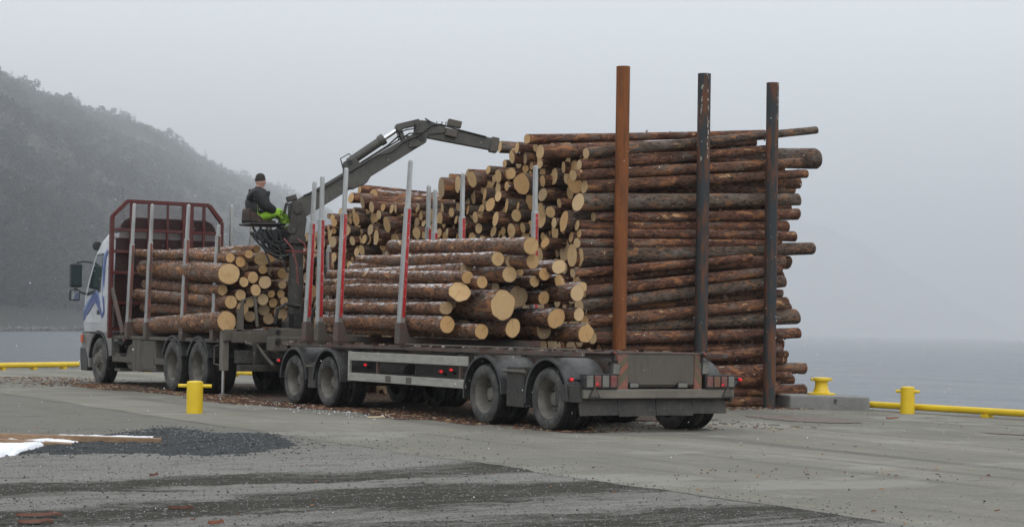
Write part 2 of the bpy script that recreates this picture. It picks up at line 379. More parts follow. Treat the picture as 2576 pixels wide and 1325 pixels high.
# ground: concrete apron (right of the seam) and gravel yard (left), each a gridded sheet
SEAM = -3.8
def seam_x(y):
    return SEAM + .03 * math.sin(y * .9) + .12 * fbm(y * .7, 3.1) + .05 * fbm(y * 4.0, 8.1) + (.0 if y < -1 else .02 * (y + 1))
def ground_mats():
    a = math.radians(-28)
    q = M('quay_concrete', (.178, .170, .138), .9, spec=.15)
    q.layer((.22, .8, 1), (.155, .148, .124), .38, .66, .85, 7, True, a)
    q.layer((.45, .12, 1), (.25, .238, .198), .46, .66, .8, 7, True, math.radians(10), dist=.4)
    q.layer((1.3, .07, 1), (.095, .09, .078), .55, .66, .7, 8, True, math.radians(8), dist=.5)       # old tyre marks
    q.layer((2.8, .05, 1), (.11, .105, .09), .56, .65, .6, 8, True, math.radians(-14), dist=.6); q.layer((.05, 2.4, 1), (.12, .115, .1), .57, .65, .5, 8, True, math.radians(14), dist=.8)
    q.layer((.6, 3.0, 1), (.15, .105, .072), .60, .70, .6, 8, True, a)                               # brown litter film
    q.layer((1.2, 1.6, 1), (.10, .096, .086), .60, .68, .6, 8, True, a, .72)
    q.layer((3, 14, 1), (.115, .11, .095), .53, .66, .5, 8, True, rough=.72); q.layer((2.5, 12, 1), (.27, .26, .23), .56, .68, .45, 8, True, rough=.72)
    q.layer(14, (.135, .13, .118), .48, .7, .55, 6, True)
    q.layer(40, (.33, .32, .295), .56, .70, .6, 4, True)
    q.layer(34, (.085, .08, .07), .57, .70, .65, 4, True)
    q.layer((.35, .5, 1), (.27, .262, .235), .52, .6, .55, 8, True, a, .7)
    q.bump(None, .5, .008, h=q.tex(60, 5, .75, True))
    y = M('yard_gravel', (.275, .266, .243), .92, spec=.15)
    y.layer(75, (.10, .096, .088), .50, .64, .8, 3, True)
    y.layer(48, (.46, .45, .43), .57, .70, .75, 3, True)
    y.layer((.3, 1.0, 1), (.22, .212, .195), .42, .66, .7, 7, True, a)
    # toward the quay the gravel runs out into the same dusty grey as the apron
    sp = y.N.new('ShaderNodeSeparateXYZ'); y.L.new(y.raw, sp.inputs[0])
    ny = y.N.new('ShaderNodeMath'); ny.operation = 'MULTIPLY_ADD'; y.L.new(y.tex((.5, .7, 1), 6, .7, True), ny.inputs[0]); ny.inputs[1].default_value = 5; y.L.new(sp.outputs[1], ny.inputs[2])
    far_ = ramp01(y.N, y.L, ny.outputs[0], -1.0, 2.2)
    y.mix(mul(y.N, y.L, far_, .85), (.185, .178, .152))
    y.layer(40, (.33, .32, .295), .58, .72, .45, 4, True)
    # muddy wheel tracks: three ragged bands that lorries cut turning onto the apron
    dot = y.N.new('ShaderNodeVectorMath'); dot.operation = 'DOT_PRODUCT'; y.L.new(y.raw, dot.inputs[0]); dot.inputs[1].default_value = (-.15, .985, 0)
    warp = y.tex((.22, .6, 1), 7, .62, True)
    wp = y.N.new('ShaderNodeMath'); wp.operation = 'MULTIPLY_ADD'; y.L.new(warp, wp.inputs[0]); wp.inputs[1].default_value = 3.2; y.L.new(dot.outputs['Value'], wp.inputs[2])
    rp = y.N.new('ShaderNodeValToRGB'); cr = rp.color_ramp; y.L.new(ramp01(y.N, y.L, wp.outputs[0], -12.0, -1.0), rp.inputs[0])
    def at_(p): return (p + 1.6 + 12.0) / 11.0
    cr.elements[0].position = 0; cr.elements[0].color = (.5, .5, .5, 1); cr.elements[1].position = 1; cr.elements[1].color = (0, 0, 0, 1)
    for p_, v_ in ((-11.2, .55), (-10.2, .12), (-9.3, .8), (-8.6, .9), (-8.0, .15), (-7.5, .25), (-7.1, .95), (-6.4, .95), (-5.9, .2), (-5.4, .15), (-5.0, .9), (-4.4, .75), (-3.9, .0)):
        e_ = cr.elements.new(at_(p_)); e_.color = (v_, v_, v_, 1)
    fine = y.tex((2.2, 7, 1), 9, .8, True); grain = y.tex(26, 5, .7, True)
    sm = y.N.new('ShaderNodeMath'); sm.operation = 'MULTIPLY_ADD'; y.L.new(fine, sm.inputs[0]); sm.inputs[1].default_value = 1.7; y.L.new(rp.outputs[0], sm.inputs[2])
    sm2 = y.N.new('ShaderNodeMath'); sm2.operation = 'MULTIPLY_ADD'; y.L.new(grain, sm2.inputs[0]); sm2.inputs[1].default_value = .9; y.L.new(sm.outputs[0], sm2.inputs[2])
    brk = y.tex((.45, 1.6, 1), 8, .72, True, None, 1.0)              # the bands tear open in places
    sm3 = y.N.new('ShaderNodeMath'); sm3.operation = 'MULTIPLY_ADD'; y.L.new(brk, sm3.inputs[0]); sm3.inputs[1].default_value = 2.2; y.L.new(sm2.outputs[0], sm3.inputs[2])
    mud = mul(y.N, y.L, ramp01(y.N, y.L, sm3.outputs[0], 2.62, 3.2), ramp01(y.N, y.L, rp.outputs[0], .0, .35))
    y.mix(mul(y.N, y.L, mud, .93), (.040, .037, .027))
    y.layer((1.0, 7, 1), (.07, .065, .053), .54, .64, .45, 8, True)
    y.layer(30, (.36, .35, .33), .63, .75, .55, 4, True); y.layer(26, (.05, .047, .04), .61, .71, .6, 4, True)
    y.layer((3, 14, 1), (.075, .071, .06), .56, .66, .45, 8, True, rough=.75); y.layer((2, 10, 1), (.36, .35, .33), .58, .68, .4, 8, True, rough=.75)
    y.layer(6, (.06, .057, .05), .66, .74, .5, 7, True, rough=.75)
    y.bump(None, .8, .02, h=y.tex(48, 5, .75, True)); y.bump(None, .8, .05, h=fine)
    return q.m, y.m
m_apron, m_yard = ground_mats()
def sheet(name, xs_of_y, ys, nx, z_of, mat):
    V, F = [], []
    for y in ys:
        x0, x1 = xs_of_y(y)
        for i in range(nx + 1):
            x = x0 + (x1 - x0) * i / nx; V.append((x, y, z_of(x, y)))
    n = nx + 1
    for j in range(len(ys) - 1):
        for i in range(nx): F.append((j * n + i, j * n + i + 1, (j + 1) * n + i + 1, (j + 1) * n + i))
    return raw_mesh(name, V, F, mat, None, True)
def far_limit_y(x):      # far edge of the quay for a given x
    return CORNER[1] + (x - CORNER[0]) * (.43 / .90)
ys = [-70, -45, -30] + list(np.arange(-22, -12, .25)) + list(np.arange(-12, 0, .07)) + list(np.arange(0, 31.6, .35)) + [31.55]
def apron_x(y): return (min(seam_x(y), edge_x(y) - .5), edge_x(y))
ap = sheet('quay_apron', apron_x, ys, 24, lambda x, y: .004 * fbm(x * .5, y * .5), m_apron)
tag(ap, kind='structure')
def yard_z(x, y):
    z = -.004 + .018 * fbm(x * .35 + 3, y * .35) + (.016 * fbm(x * 1.1, y * 3.2, 5) + .008 * fbm(x * 7, y * 9, 5, 3) if x > -20 else 0)
    e = min(1, max(0, (seam_x(y) - x - .1) / 1.3)); far = min(1, max(0, (y + 2) / 6))
    return z * e * (1 - far) - .003
def yard_xs(y):
    xl = CORNER[0] + (y - CORNER[1]) * (.90 / .43)
    return (max(-60, xl) if y > 1 else -60, seam_x(y) + .05)
def yard_cols(y):
    x0, x1 = yard_xs(y); k = 150; near = -16 if x0 < -17 else (x0 + x1) / 2
    return np.concatenate([np.linspace(x0, near, 16)[:-1], np.linspace(near, x1, k)])
def sheet_cols(name, cols, ys, z_of, mat):
    V, F = [], []; n = len(cols(ys[0]))
    for y in ys: V += [(x, y, z_of(x, y)) for x in cols(y)]
    for j in range(len(ys) - 1):
        for i in range(n - 1): F.append((j * n + i, j * n + i + 1, (j + 1) * n + i + 1, (j + 1) * n + i))
    return raw_mesh(name, V, F, mat, None, True)
yd = sheet_cols('gravel_yard', yard_cols, [q for q in ys if q < 27.9], yard_z, m_yard); tag(yd, kind='structure')
# filler of the corner of the apron and the quay's face down to the water
mb = MB()
def wall(P, Q, z0, z1): mb.add([(P[0], P[1], z0), (Q[0], Q[1], z0), (Q[0], Q[1], z1), (P[0], P[1], z1)], [(0, 1, 2, 3)])
pts = [np.array((edge_x(-70), -70.))] + [np.array((edge_x(y), y)) for y in (0, 15, 31.55)] + [far_pt(t) for t in (5, 20, 45, 70)]
for P, Q in zip(pts, pts[1:]): wall(P, Q, -4, -.012)
tag(mb.build('quay_wall', 'concrete'), kind='structure')

# water
def water_mat():
    q = M('fjord_water', (.022, .040, .062), .16, spec=.5)
    t1 = q.tex((.8, .45, 1), 6, .7, True, .5); t2 = q.tex((.12, .06, 1), 5, .6, True, .5)
    q.layer((.02, .008, 1), (.04, .052, .064), .45, .62, .8, 5, True, .5)
    q.bump(None, 1.0, .55, h=t1); q.bump(None, .8, 2.2, h=t2)
    return q.m
wv = [(-9000, -300, WL), (9000, -300, WL), (9000, 9000, WL), (-9000, 9000, WL)]
tag(raw_mesh('water', wv, [(0, 1, 2, 3)], water_mat()), kind='structure')

# ------------------------------------------------------------------ far hills with forest
def az_dir(u):
    d = CF + CR * (u - 1288) / FOC; return np.array((d[0], d[1])) / np.linalg.norm(d[:2])
RID = [(-700, -40), (-300, 90), (-120, 160), (0, 205), (45, 222), (90, 244), (165, 258), (230, 293), (330, 318), (400, 345), (450, 372), (500, 402), (560, 432), (620, 456), (680, 472), (740, 490), (820, 530), (900, 575), (1000, 640), (1150, 735), (1400, 818), (1500, 842), (1600, 856)]
def interp(u, tab):
    return float(np.interp(u, [q[0] for q in tab], [q[1] for q in tab]))
def ridge_z(u, D):                        # height seen over pixel (u, v) at distance D
    d = ray(u, interp(u, RID)); k = D / np.linalg.norm(d[:2]); return CC[2] + d[2] * k
def d_shore(u): return 668 + max(0, u + 100) * .62
def d_ridge(u): return 2550 + max(0, u + 100) * 1.25 + max(0, u - 420) * 4.5
def hill_pt(u, t):
    D = d_shore(u) + (d_ridge(u) - d_shore(u)) * t; q = az_dir(u)
    Z = ridge_z(u, d_ridge(u)) - 8.0
    h = WL + .3 + (Z - WL) * (t ** .82)
    x, y = CC[0] + q[0] * D, CC[1] + q[1] * D
    s_ = math.sin(PI * min(1, t)) ** .7 if t < 1 else 0
    h += s_ * (16 * fbm(x * .006, y * .006) + 5 * fbm(x * .025, y * .025))
    if t > 1: h = Z - (t - 1) * 60
    return x, y, max(h, WL - .5 if t < .01 else WL + .2)
def hill_mat():
    q = M('hillside', (.055, .052, .043), .95, spec=.05)
    q.layer(.02, (.045, .043, .034), .45, .65, .8, 6, True); q.layer(.05, (.13, .125, .12), .64, .72, .6, 6, True)
    q.layer((.03, .03, .09), (.6, .62, .65), .72, .75, .8, 6, True)
    return q.m
us = np.arange(-700, 1601, 20); ts = list(np.linspace(0, 1, 40)) + [1.05, 1.3]
V, F = [], []
for u in us:
    for t in ts: V.append(hill_pt(u, t))
n = len(ts)
for i in range(len(us) - 1):
    for j in range(n - 1): F.append((i * n + j, (i + 1) * n + j, (i + 1) * n + j + 1, i * n + j + 1))
tag(raw_mesh('hill', V, F, hill_mat(), None, True), kind='structure')
# shore rocks, a pale broken band at the waterline
V, F = [], []
ico = [(0, 0, 1), (.89, 0, .45), (.28, .85, .45), (-.72, .53, .45), (-.72, -.53, .45), (.28, -.85, .45), (.72, .53, -.45), (-.28, .85, -.45), (-.89, 0, -.45), (-.28, -.85, -.45), (.72, -.53, -.45), (0, 0, -1)]
icf = [(0, 1, 2), (0, 2, 3), (0, 3, 4), (0, 4, 5), (0, 5, 1), (1, 6, 2), (2, 7, 3), (3, 8, 4), (4, 9, 5), (5, 10, 1), (1, 10, 6), (2, 6, 7), (3, 7, 8), (4, 8, 9), (5, 9, 10), (11, 7, 6), (11, 8, 7), (11, 9, 8), (11, 10, 9), (11, 6, 10)]
for k in range(900):
    u = uni(-120, 420); x, y, z = hill_pt(u, rnd() ** 2 * .035); r = uni(.4, 1.5)
    o = len(V); V += [(x + p[0] * r * uni(.7, 1.5), y + p[1] * r * uni(.7, 1.5), WL + .1 + abs(rnd()) * 1.2 + p[2] * r * uni(.6, 1)) for p in ico]; F += [tuple(i + o for i in f) for f in icf]
tag(raw_mesh('shore_rocks', V, F, M('shore_rock', (.13, .125, .118), .9).layer(.5, (.07, .066, .06), .4, .65, .8, 5, True).m), kind='stuff')
# trees: four kinds of crown built from small leaf-clump faces, trunk as child
m_needle = M('pine_needles', (.020, .027, .017), .9, spec=.05).randmix((.034, .038, .024), 1).layer(.9, (.016, .02, .014), .4, .6, .8).m
m_trunk = M('pine_trunk', (.10, .065, .045), .9, spec=.1).m
def crown_mesh(seed, h, pine):
    R_ = random.Random(seed); V, F = [], []
    def clump(c, r, n):
        for _ in range(n):
            d = Vector((R_.gauss(0, 1), R_.gauss(0, 1), R_.gauss(0, .75)))
            p = Vector(c) + d.normalized() * r * R_.random() ** .4; s = r * R_.uniform(.22, .42)
            a = Vector((R_.gauss(0, 1), R_.gauss(0, 1), R_.gauss(0, .5))).normalized(); b = a.cross(Vector((R_.gauss(0, 1), R_.gauss(0, 1), R_.gauss(0, 1)))).normalized()
            o = len(V); V.extend([tuple(p + a * s), tuple(p + b * s), tuple(p - a * s), tuple(p - b * s * .7)]); F.append((o, o + 1, o + 2, o + 3))
    if pine:
        for k in range(9):
            t = R_.uniform(.42, 1); w_ = .27 * h * (1.15 - t) ** .5 * R_.uniform(.5, 1); a = R_.uniform(0, 2 * PI)
            clump((math.cos(a) * w_, math.sin(a) * w_, t * h * .93), h * R_.uniform(.10, .17), 16)
    else:
        for k in range(13):
            t = .12 + .88 * k / 12; w_ = .2 * h * (1.02 - t) + .02 * h; 
            for q in range(2):
                a = R_.uniform(0, 2 * PI); clump((math.cos(a) * w_ * .6, math.sin(a) * w_ * .6, t * h * .96), max(.05 * h, w_ * .75), 7)
    return V, F
kinds = [(i, *crown_mesh(100 + i, 1.0, i % 3 != 2)) for i in range(6)]
proto = []
for i, V, F in kinds:
    me = bpy.data.meshes.new('pine_crown'); me.from_pydata(V, [], F); me.materials.append(m_needle)
    mb = MB().tube([(0, 0, -.06), (.01, 0, .4), (0, .01, .9)], [.028, .02, .006], 5)
    mt_ = bpy.data.meshes.new('pine_trunk'); mt_.from_pydata(mb.v, [], mb.f); mt_.materials.append(m_trunk); proto.append((me, mt_))
spots = []
for k in range(150):                    # the skyline
    u = -30 + 760 * (k / 150) + uni(-4, 4); spots.append((u, uni(.985, 1.006), uni(.55, 1.2)))
for k in range(150):                    # the nearest trees above the shore
    u = uni(-40, 330); spots.append((u, .03 + .16 * rnd(), uni(.8, 1.3)))
for k, (u, t, s_) in enumerate(spots):
    x, y, z = hill_pt(u, t); cm, tm = proto[int(rnd() * 6)]; hgt = (24 if k < 150 else 9) * s_ * (1.25 if rnd() < .15 else 1)
    sky_ = k < 150
    o = bpy.data.objects.new('pine_tree', None); COL.objects.link(o); o.location = (x, y, z - .2); o.rotation_euler = (0, 0, uni(0, 6.28)); o.scale = (hgt * uni(1, 1.5),) * 2 + (hgt,)
    where = ('out beyond the lorry mirror' if u < 185 else 'over the red headboard' if u < 420 else 'between headboard and crane operator') if sky_ else ('beyond the left yellow rail' if u < 100 else 'near the lorry mirror' if u < 210 else 'hidden partly by the lorry')
    big = 'tall' if s_ > (1.0 if sky_ else 1.12) else ('short' if s_ < (.75 if sky_ else .95) else 'middling')
    tag(o, '%s hazy pine tree on the skyline of the far hill, %s' % (big, where) if sky_ else '%s dark pine tree low on the far shore, %s' % (big, where),
        'tree', ('%s skyline pine trees %s' if sky_ else '%s shore pine trees %s') % (big, where))
    for nm, me in (('crown', cm), ('trunk', tm)):
        c = bpy.data.objects.new(nm, me); COL.objects.link(c); c.parent = o
VV, FF, off = [], [], 0
for k in range(17000):
    u = uni(-650, 1000) if k % 3 else uni(-60, 700); t = rnd() ** (.8 if k % 2 else 2.2) * .97 + .012
    x, y, z = hill_pt(u, t)
    if fbm(x * .012, y * .012, 9) < -.42: continue
    i, V, F = kinds[int(rnd() * 6)]
    V = np.array(V); F = np.array(F); sel = np.random.rand(len(F)) < .42; F = F[sel]
    idx = F.ravel(); h = (9 + 6 * t) * uni(.6, 1.35); a = uni(0, 6.28); c, s_ = math.cos(a), math.sin(a); wd = h * uni(1.1, 1.7)
    P = V[idx]; P = np.stack([(P[:, 0] * c - P[:, 1] * s_) * wd + x, (P[:, 0] * s_ + P[:, 1] * c) * wd + y, P[:, 2] * h + z - .3], 1)
    VV.append(P); FF.append(np.arange(len(idx)).reshape(-1, 4) + off); off += len(idx)
tag(raw_mesh('forest', np.concatenate(VV), np.concatenate(FF), m_needle), kind='stuff')
# the far shore hill on the right, nearly lost in the snow haze
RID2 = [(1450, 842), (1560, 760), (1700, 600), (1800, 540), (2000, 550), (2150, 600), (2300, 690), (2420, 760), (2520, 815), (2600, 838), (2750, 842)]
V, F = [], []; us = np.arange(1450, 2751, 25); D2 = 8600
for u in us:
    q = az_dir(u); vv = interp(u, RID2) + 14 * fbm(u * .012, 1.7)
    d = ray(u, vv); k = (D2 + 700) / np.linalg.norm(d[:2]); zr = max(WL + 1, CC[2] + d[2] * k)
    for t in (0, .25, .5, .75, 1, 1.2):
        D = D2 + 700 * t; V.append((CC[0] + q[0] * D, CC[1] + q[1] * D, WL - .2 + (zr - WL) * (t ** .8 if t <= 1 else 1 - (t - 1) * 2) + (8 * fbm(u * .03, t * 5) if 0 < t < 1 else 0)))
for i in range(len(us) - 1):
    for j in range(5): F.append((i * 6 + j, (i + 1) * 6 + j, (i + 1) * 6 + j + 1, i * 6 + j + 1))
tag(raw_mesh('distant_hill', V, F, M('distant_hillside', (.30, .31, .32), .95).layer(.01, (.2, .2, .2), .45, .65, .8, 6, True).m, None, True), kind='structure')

# haze: one even box of air round everything
mb = MB().box(-9300, 9300, -400, 9300, -5, 520)
hz = raw_mesh('haze', mb.v, mb.f, [])
hm = bpy.data.materials.new('haze_air'); hm.use_nodes = True; hn = hm.node_tree; hn.nodes.clear()
ho = hn.nodes.new('ShaderNodeOutputMaterial'); pv = hn.nodes.new('ShaderNodeVolumePrincipled')
pv.inputs['Color'].default_value = (.80, .815, .84, 1); pv.inputs['Density'].default_value = .00033; pv.inputs['Anisotropy'].default_value = 0
hn.links.new(pv.outputs[0], ho.inputs['Volume']); hz.data.materials.append(hm); tag(hz, kind='stuff')

# ------------------------------------------------------------------ log builder
LOGN = [0]
def log_obj(A, B, r0, r1, bark, cut, label, group, seed=None, ns=10, n=18, tilt=None, oval=None, name='log', flare=1.0, lobes=0.0):
    """A = middle of the end we see, B = middle of the far end"""
    A, B = Vector(A), Vector(B); d = B - A; L = d.length; d.normalize()
    sd = LOGN[0] * 7.31 if seed is None else seed; LOGN[0] += 1
    q = d.to_track_quat('Z', 'Y')
    ov = uni(.9, 1.0) if oval is None else oval; oa = uni(0, PI); bow = uni(-.02, .02); ba = uni(0, 6.28)
    tx, ty = (uni(-.12, .12), uni(-.12, .12)) if tilt is None else tilt
    V, F = [], []
    zs = [0.0, .05, .2] + [L * i / ns for i in range(1, ns)] + [L - .04, L]; zs = sorted(set(round(z, 4) for z in zs if 0 <= z <= L))
    for z in zs:
        t = z / L; rr = r0 + (r1 - r0) * t
        if flare != 1: rr *= 1 + (flare - 1) * math.exp(-z / .35)
        bx, by = math.cos(ba) * bow * 4 * t * (1 - t), math.sin(ba) * bow * 4 * t * (1 - t)
        for k in range(n):
            a = 2 * PI * k / n; c, s_ = math.cos(a), math.sin(a)
            e = rr * (1 + .055 * mnoise.noise(Vector((c * 1.4, s_ * 1.4, sd + z * .7))) + .03 * mnoise.noise(Vector((c * 3, s_ * 3, sd + z * 3)))
                      + lobes * math.exp(-z / .5) * mnoise.noise(Vector((c * 1.9, s_ * 1.9, sd * 1.7))))
            e *= 1 - (1 - ov) * (math.cos(a - oa)) ** 2
            zz = z + (tx * c * e + ty * s_ * e) * (1 if t < .5 else -1) * (1 if (z < .25 or z > L - .25) else 0) * (math.exp(-z / .1) if t < .5 else math.exp(-(L - z) / .1))
            V.append((bx + c * e, by + s_ * e, zz))
    m_ = len(zs)
    for i in range(m_ - 1):
        for k in range(n): F.append((i * n + k, i * n + (k + 1) % n, (i + 1) * n + (k + 1) % n, (i + 1) * n + k))
    for _ in range(int(L * (2.2 if ns > 12 else .6))):           # branch stubs
        z = uni(.1, L - .1); a = uni(0, 6.28); rr = r0 + (r1 - r0) * z / L; w_, h_ = uni(.010, .02), uni(.008, .035); o_ = len(V)
        u_ = Vector((math.cos(a), math.sin(a), 0)); v_ = Vector((-math.sin(a), math.cos(a), 0)); b_ = Vector((0, 0, z)) + u_ * rr * .95
        for k in range(5):
            t = 2 * PI * k / 5; e_ = v_ * math.cos(t) * w_ + Vector((0, 0, math.sin(t) * w_ * 1.3)); V.append(tuple(b_ + e_)); 
        for k in range(5):
            t = 2 * PI * k / 5; e_ = v_ * math.cos(t) * w_ * .6 + Vector((0, 0, math.sin(t) * w_ * .8 + h_ * .3)); V.append(tuple(b_ + e_ + u_ * (rr * .05 + h_)))
        F += [(o_ + k, o_ + (k + 1) % 5, o_ + 5 + (k + 1) % 5, o_ + 5 + k) for k in range(5)] + [tuple(o_ + 5 + k for k in range(5))]
    o = bpy.data.objects.new(name, None); COL.objects.link(o); o.empty_display_size = .2
    raw_mesh('bark', V, F, bark, None, True).parent = o
    o.rotation_mode = 'QUATERNION'; o.rotation_quaternion = q; o.location = A
    tag(o, label, 'log', group)
    for end, ring in ((0, range(n)), (1, range((m_ - 1) * n, m_ * n))):
        P = [Vector(V[i]) for i in ring]; c = sum(P, Vector()) / n; sg = -1 if end == 0 else 1
        # sawn face: outer ring a little inside the bark, a shallow inner ring, the heart
        vs = [c + (p - c) * w_ + Vector((0, 0, sg * .004)) for w_ in (.99, .93, .5) for p in P] + [c + Vector((0, 0, sg * .005))]
        fs = [(j * n + k, j * n + (k + 1) % n, (j + 1) * n + (k + 1) % n, (j + 1) * n + k) for j in (0, 1) for k in range(n)] + [(2 * n + k, 2 * n + (k + 1) % n, 3 * n) for k in range(n)]
        if end == 0: fs = [tuple(reversed(f)) for f in fs]
        e = raw_mesh('cut_end', [tuple(p - c) for p in vs], fs, cut if end == 0 else 'cut_grey'); e.parent = o; e.location = c
        at_ = e.data.attributes.new('rim', 'FLOAT', 'POINT'); at_.data.foreach_set('value', [1.0] * n + [.18] * n + [0.0] * (n + 1))
    return o

# ------------------------------------------------------------------ the lorry
def wheel(parent, x, y, r, w, rim_r, side, dual, front=False, name='wheel'):
    """side -1: outer face towards -X (x is the outer face plane), +1: towards +X"""
    s = side
    def tyre_prof(off):
        # (radius, x) across the tyre; grooves in the tread
        P = [(rim_r, .02), (rim_r + .02, .006), (rim_r + (r - rim_r) * .45, -.004), (r - .05, .004), (r - .018, .022), (r, .05)]
        for g in (.32, .5, .68): P += [(r, w * g - .012), (r - .014, w * g - .009), (r - .014, w * g + .009), (r, w * g + .012)]
        P += [(r, w - .05), (r - .018, w - .022), (r - .05, w - .004), (rim_r + (r - rim_r) * .45, w + .004), (rim_r + .02, w - .006), (rim_r, w - .02)]
        mi = [0, 0, 0, 0, 1] + [1] * 13 + [0] * 6
        return [(q[0], -s * 0 + (q[1] + off) * (1 if s < 0 else -1)) for q in P], mi
    root = None
    mb = MB(); pr, mi = tyre_prof(0); mb.lathe(pr, (x, y, r), 'x', 40, mis=mi)
    t = mb.build(name, ['tyre', 'tread'], parent, smooth=True)
    t.name = name
    if dual:
        mb = MB(); pr, mi = tyre_prof(w + .045); mb.lathe(pr, (x, y, r), 'x', 40, mis=mi); mb.build('inner_tyre', ['tyre', 'tread'], t, smooth=True)
    S = 1 if s < 0 else -1
    mb = MB()
    if front:
        prof = [(rim_r + .012, .012), (rim_r, .03), (rim_r - .03, .05), (rim_r - .07, .035), (.17, .012), (.15, .0), (.15, -.05), (.09, -.06), (.09, -.09), (.0, -.095)]
    elif dual:
        prof = [(rim_r + .014, .010), (rim_r + .003, .028), (rim_r - .02, .05), (rim_r - .04, .12), (rim_r - .055, w * .72), (rim_r - .09, w * .80), (.125, w * .80), (.115, w * .74), (.10, w * .52), (.085, w * .46), (0, w * .45)]
    else:
        prof = [(rim_r + .014, .010), (rim_r + .003, .028), (rim_r - .02, .05), (rim_r - .04, .12), (rim_r - .055, w * .7), (.12, w * .72), (.1, w * .5), (0, w * .48)]
    mb.lathe([(a_, b_ * S) for a_, b_ in prof], (x, y, r), 'x', 32); mb.build('rim', 'rim', t, smooth=True)
    mb = MB(); nb = 10
    for k in range(nb):
        a = 2 * PI * k / nb; rr = .125 if front else rim_r * .72 ; xx = (-.02 if front else w * .77)
        if not front: rr = min(rr, rim_r - .1)
        c = (y + rr * math.cos(a), r + rr * math.sin(a)); mb.cyl((x + xx * S + .02 * S, c[0], c[1]), (x + (xx - .035) * S, c[0], c[1]), .016, 6)
    if front:
        for k in range(10):                 # the hand holes of the disc
            a = 2 * PI * (k + .5) / 10; rr = .185; mb.cyl((x + .03 * S, y + rr * math.cos(a), r + rr * math.sin(a)), (x + .012 * S, y + rr * math.cos(a), r + rr * math.sin(a)), .022, 8)
    mb.build('wheel_nuts', 'hub', t)['kind'] = 'stuff'
    return t
def half_barrel(parent, y, zc, r, x0, x1, a0, a1, lip=.03, n=16):
    mb = MB(); V, F = [], []
    for k in range(n + 1):
        a = math.radians(a0 + (a1 - a0) * k / n); c, s_ = math.cos(a), math.sin(a)
        for (xx, rr) in ((x0, r), (x1, r), (x1, r - .02), (x0 + .012, r - .02), (x0 + .012, r - lip), (x0, r - lip)): V.append((xx, y + c * rr, zc + s_ * rr))
    for k in range(n):
        for j in range(6): F.append((k * 6 + j, k * 6 + (j + 1) % 6, (k + 1) * 6 + (j + 1) % 6, (k + 1) * 6 + j))
    F += [tuple(range(6)), tuple(n * 6 + i for i in reversed(range(6)))]
    mb.add(V, F); return mb.build('mudguard', 'mudguard', parent, smooth=True)
def stake(parent, x, y, z0, zt, lean=0.0, dy=0.0, frac=.74, strip='strip', side=-1, near=True, zfoot=.30, z_low=None):
    """bolster stake: wide lower profile, thinner telescoped top, red band on the rear face, welded foot"""
    zl = z0 + (zt - z0) * frac if z_low is None else z_low
    f = lambda z: (x + lean * (z - z0) / (zt - z0), y + dy * (z - z0) / (zt - z0), z)
    mb = MB(); mb.beam(f(z0), f(zl), .085, .13, .075, .105, up=(0, 1, 0))
    # two ribs along the hollow profile
    A, B = f(z0 + .25), f(zl - .01)
    for q in (-.03, .03): mb.beam((A[0] - .046, A[1] + q, A[2]), (B[0] - .041, B[1] + q, B[2]), .012, .014, up=(0, 1, 0))
    st = mb.build('stake', 'alu', parent, bevel=.006)
    mb = MB(); A, B = f(zl - .06), f(zt - .03); C = f(zt)
    mb.beam(A, B, .058, .078, .054, .072, up=(0, 1, 0)); mb.beam(B, C, .054, .072, .036, .05, up=(0, 1, 0)); mb.build('stake_extension', 'alu', st, bevel=.005)
    mb = MB(); A, B = f(z0 + zfoot + .08), f(zl - .03)
    mb.beam((A[0] + .006, A[1] - .066, A[2]), (B[0] + .004, B[1] - .055, B[2]), .05, .008, .046, .008, up=(0, 1, 0)); mb.build('red_strip', strip, st)
    sx = 1 if near else -1
    mb = MB(); mb.prism([(x - .05 * sx, z0 - .02), (x + .30 * sx, z0 - .02), (x + .30 * sx, z0 + .03), (x + .12 * sx, z0 + .10), (x + .06 * sx, z0 + zfoot), (x - .045 * sx, z0 + zfoot), (x - .05 * sx, z0 + .05)], y - .085, y + .085, 'xz')
    mb.build('stake_foot', 'red_dirty', st, bevel=.008)
    return st

lorry = thing('log_lorry', 'silver cab timber lorry with red mesh headboard, dusty chassis and a loaded bunk', 'lorry', (1.25, 14.5, 0))
# wheels
RT = .506
for y in (13.97, 12.6):
    wheel(lorry, 0.0, y, RT, .29, .29, -1, True); wheel(lorry, 2.5, y, RT, .29, .29, 1, True)
wheel(lorry, 0.03, 18.57, RT, .31, .29, -1, False, True); wheel(lorry, 2.47, 18.57, RT, .31, .29, 1, False, True)
for y in (18.57, 13.97, 12.6): MB().cyl((.3, y, RT), (2.2, y, RT), .075, 12).build('axle', 'grime_dark', lorry, smooth=True)
# chassis
mb = MB()
for x in (.85, 1.65): mb.box(x - .04, x + .04, 10.25, 19.4, .72, .98); 
for y in (11, 12, 13.3, 14.8, 16.2, 17.4): mb.box(.89, 1.61, y - .05, y + .05, .76, .95)
mb.build('chassis_frame', 'grime_dark', lorry, bevel=.008)
MB().cyl((1.25, 13.6, .55), (1.25, 17.5, .7), .06, 10).build('drive_shaft', 'grime_dark', lorry, smooth=True)
mb = MB(); mb.box(.6, 1.9, 17.9, 19.3, .45, 1.0); mb.box(.5, 2.0, 12.3, 14.3, .45, .62); mb.build('gearbox', 'black', lorry, bevel=.04)
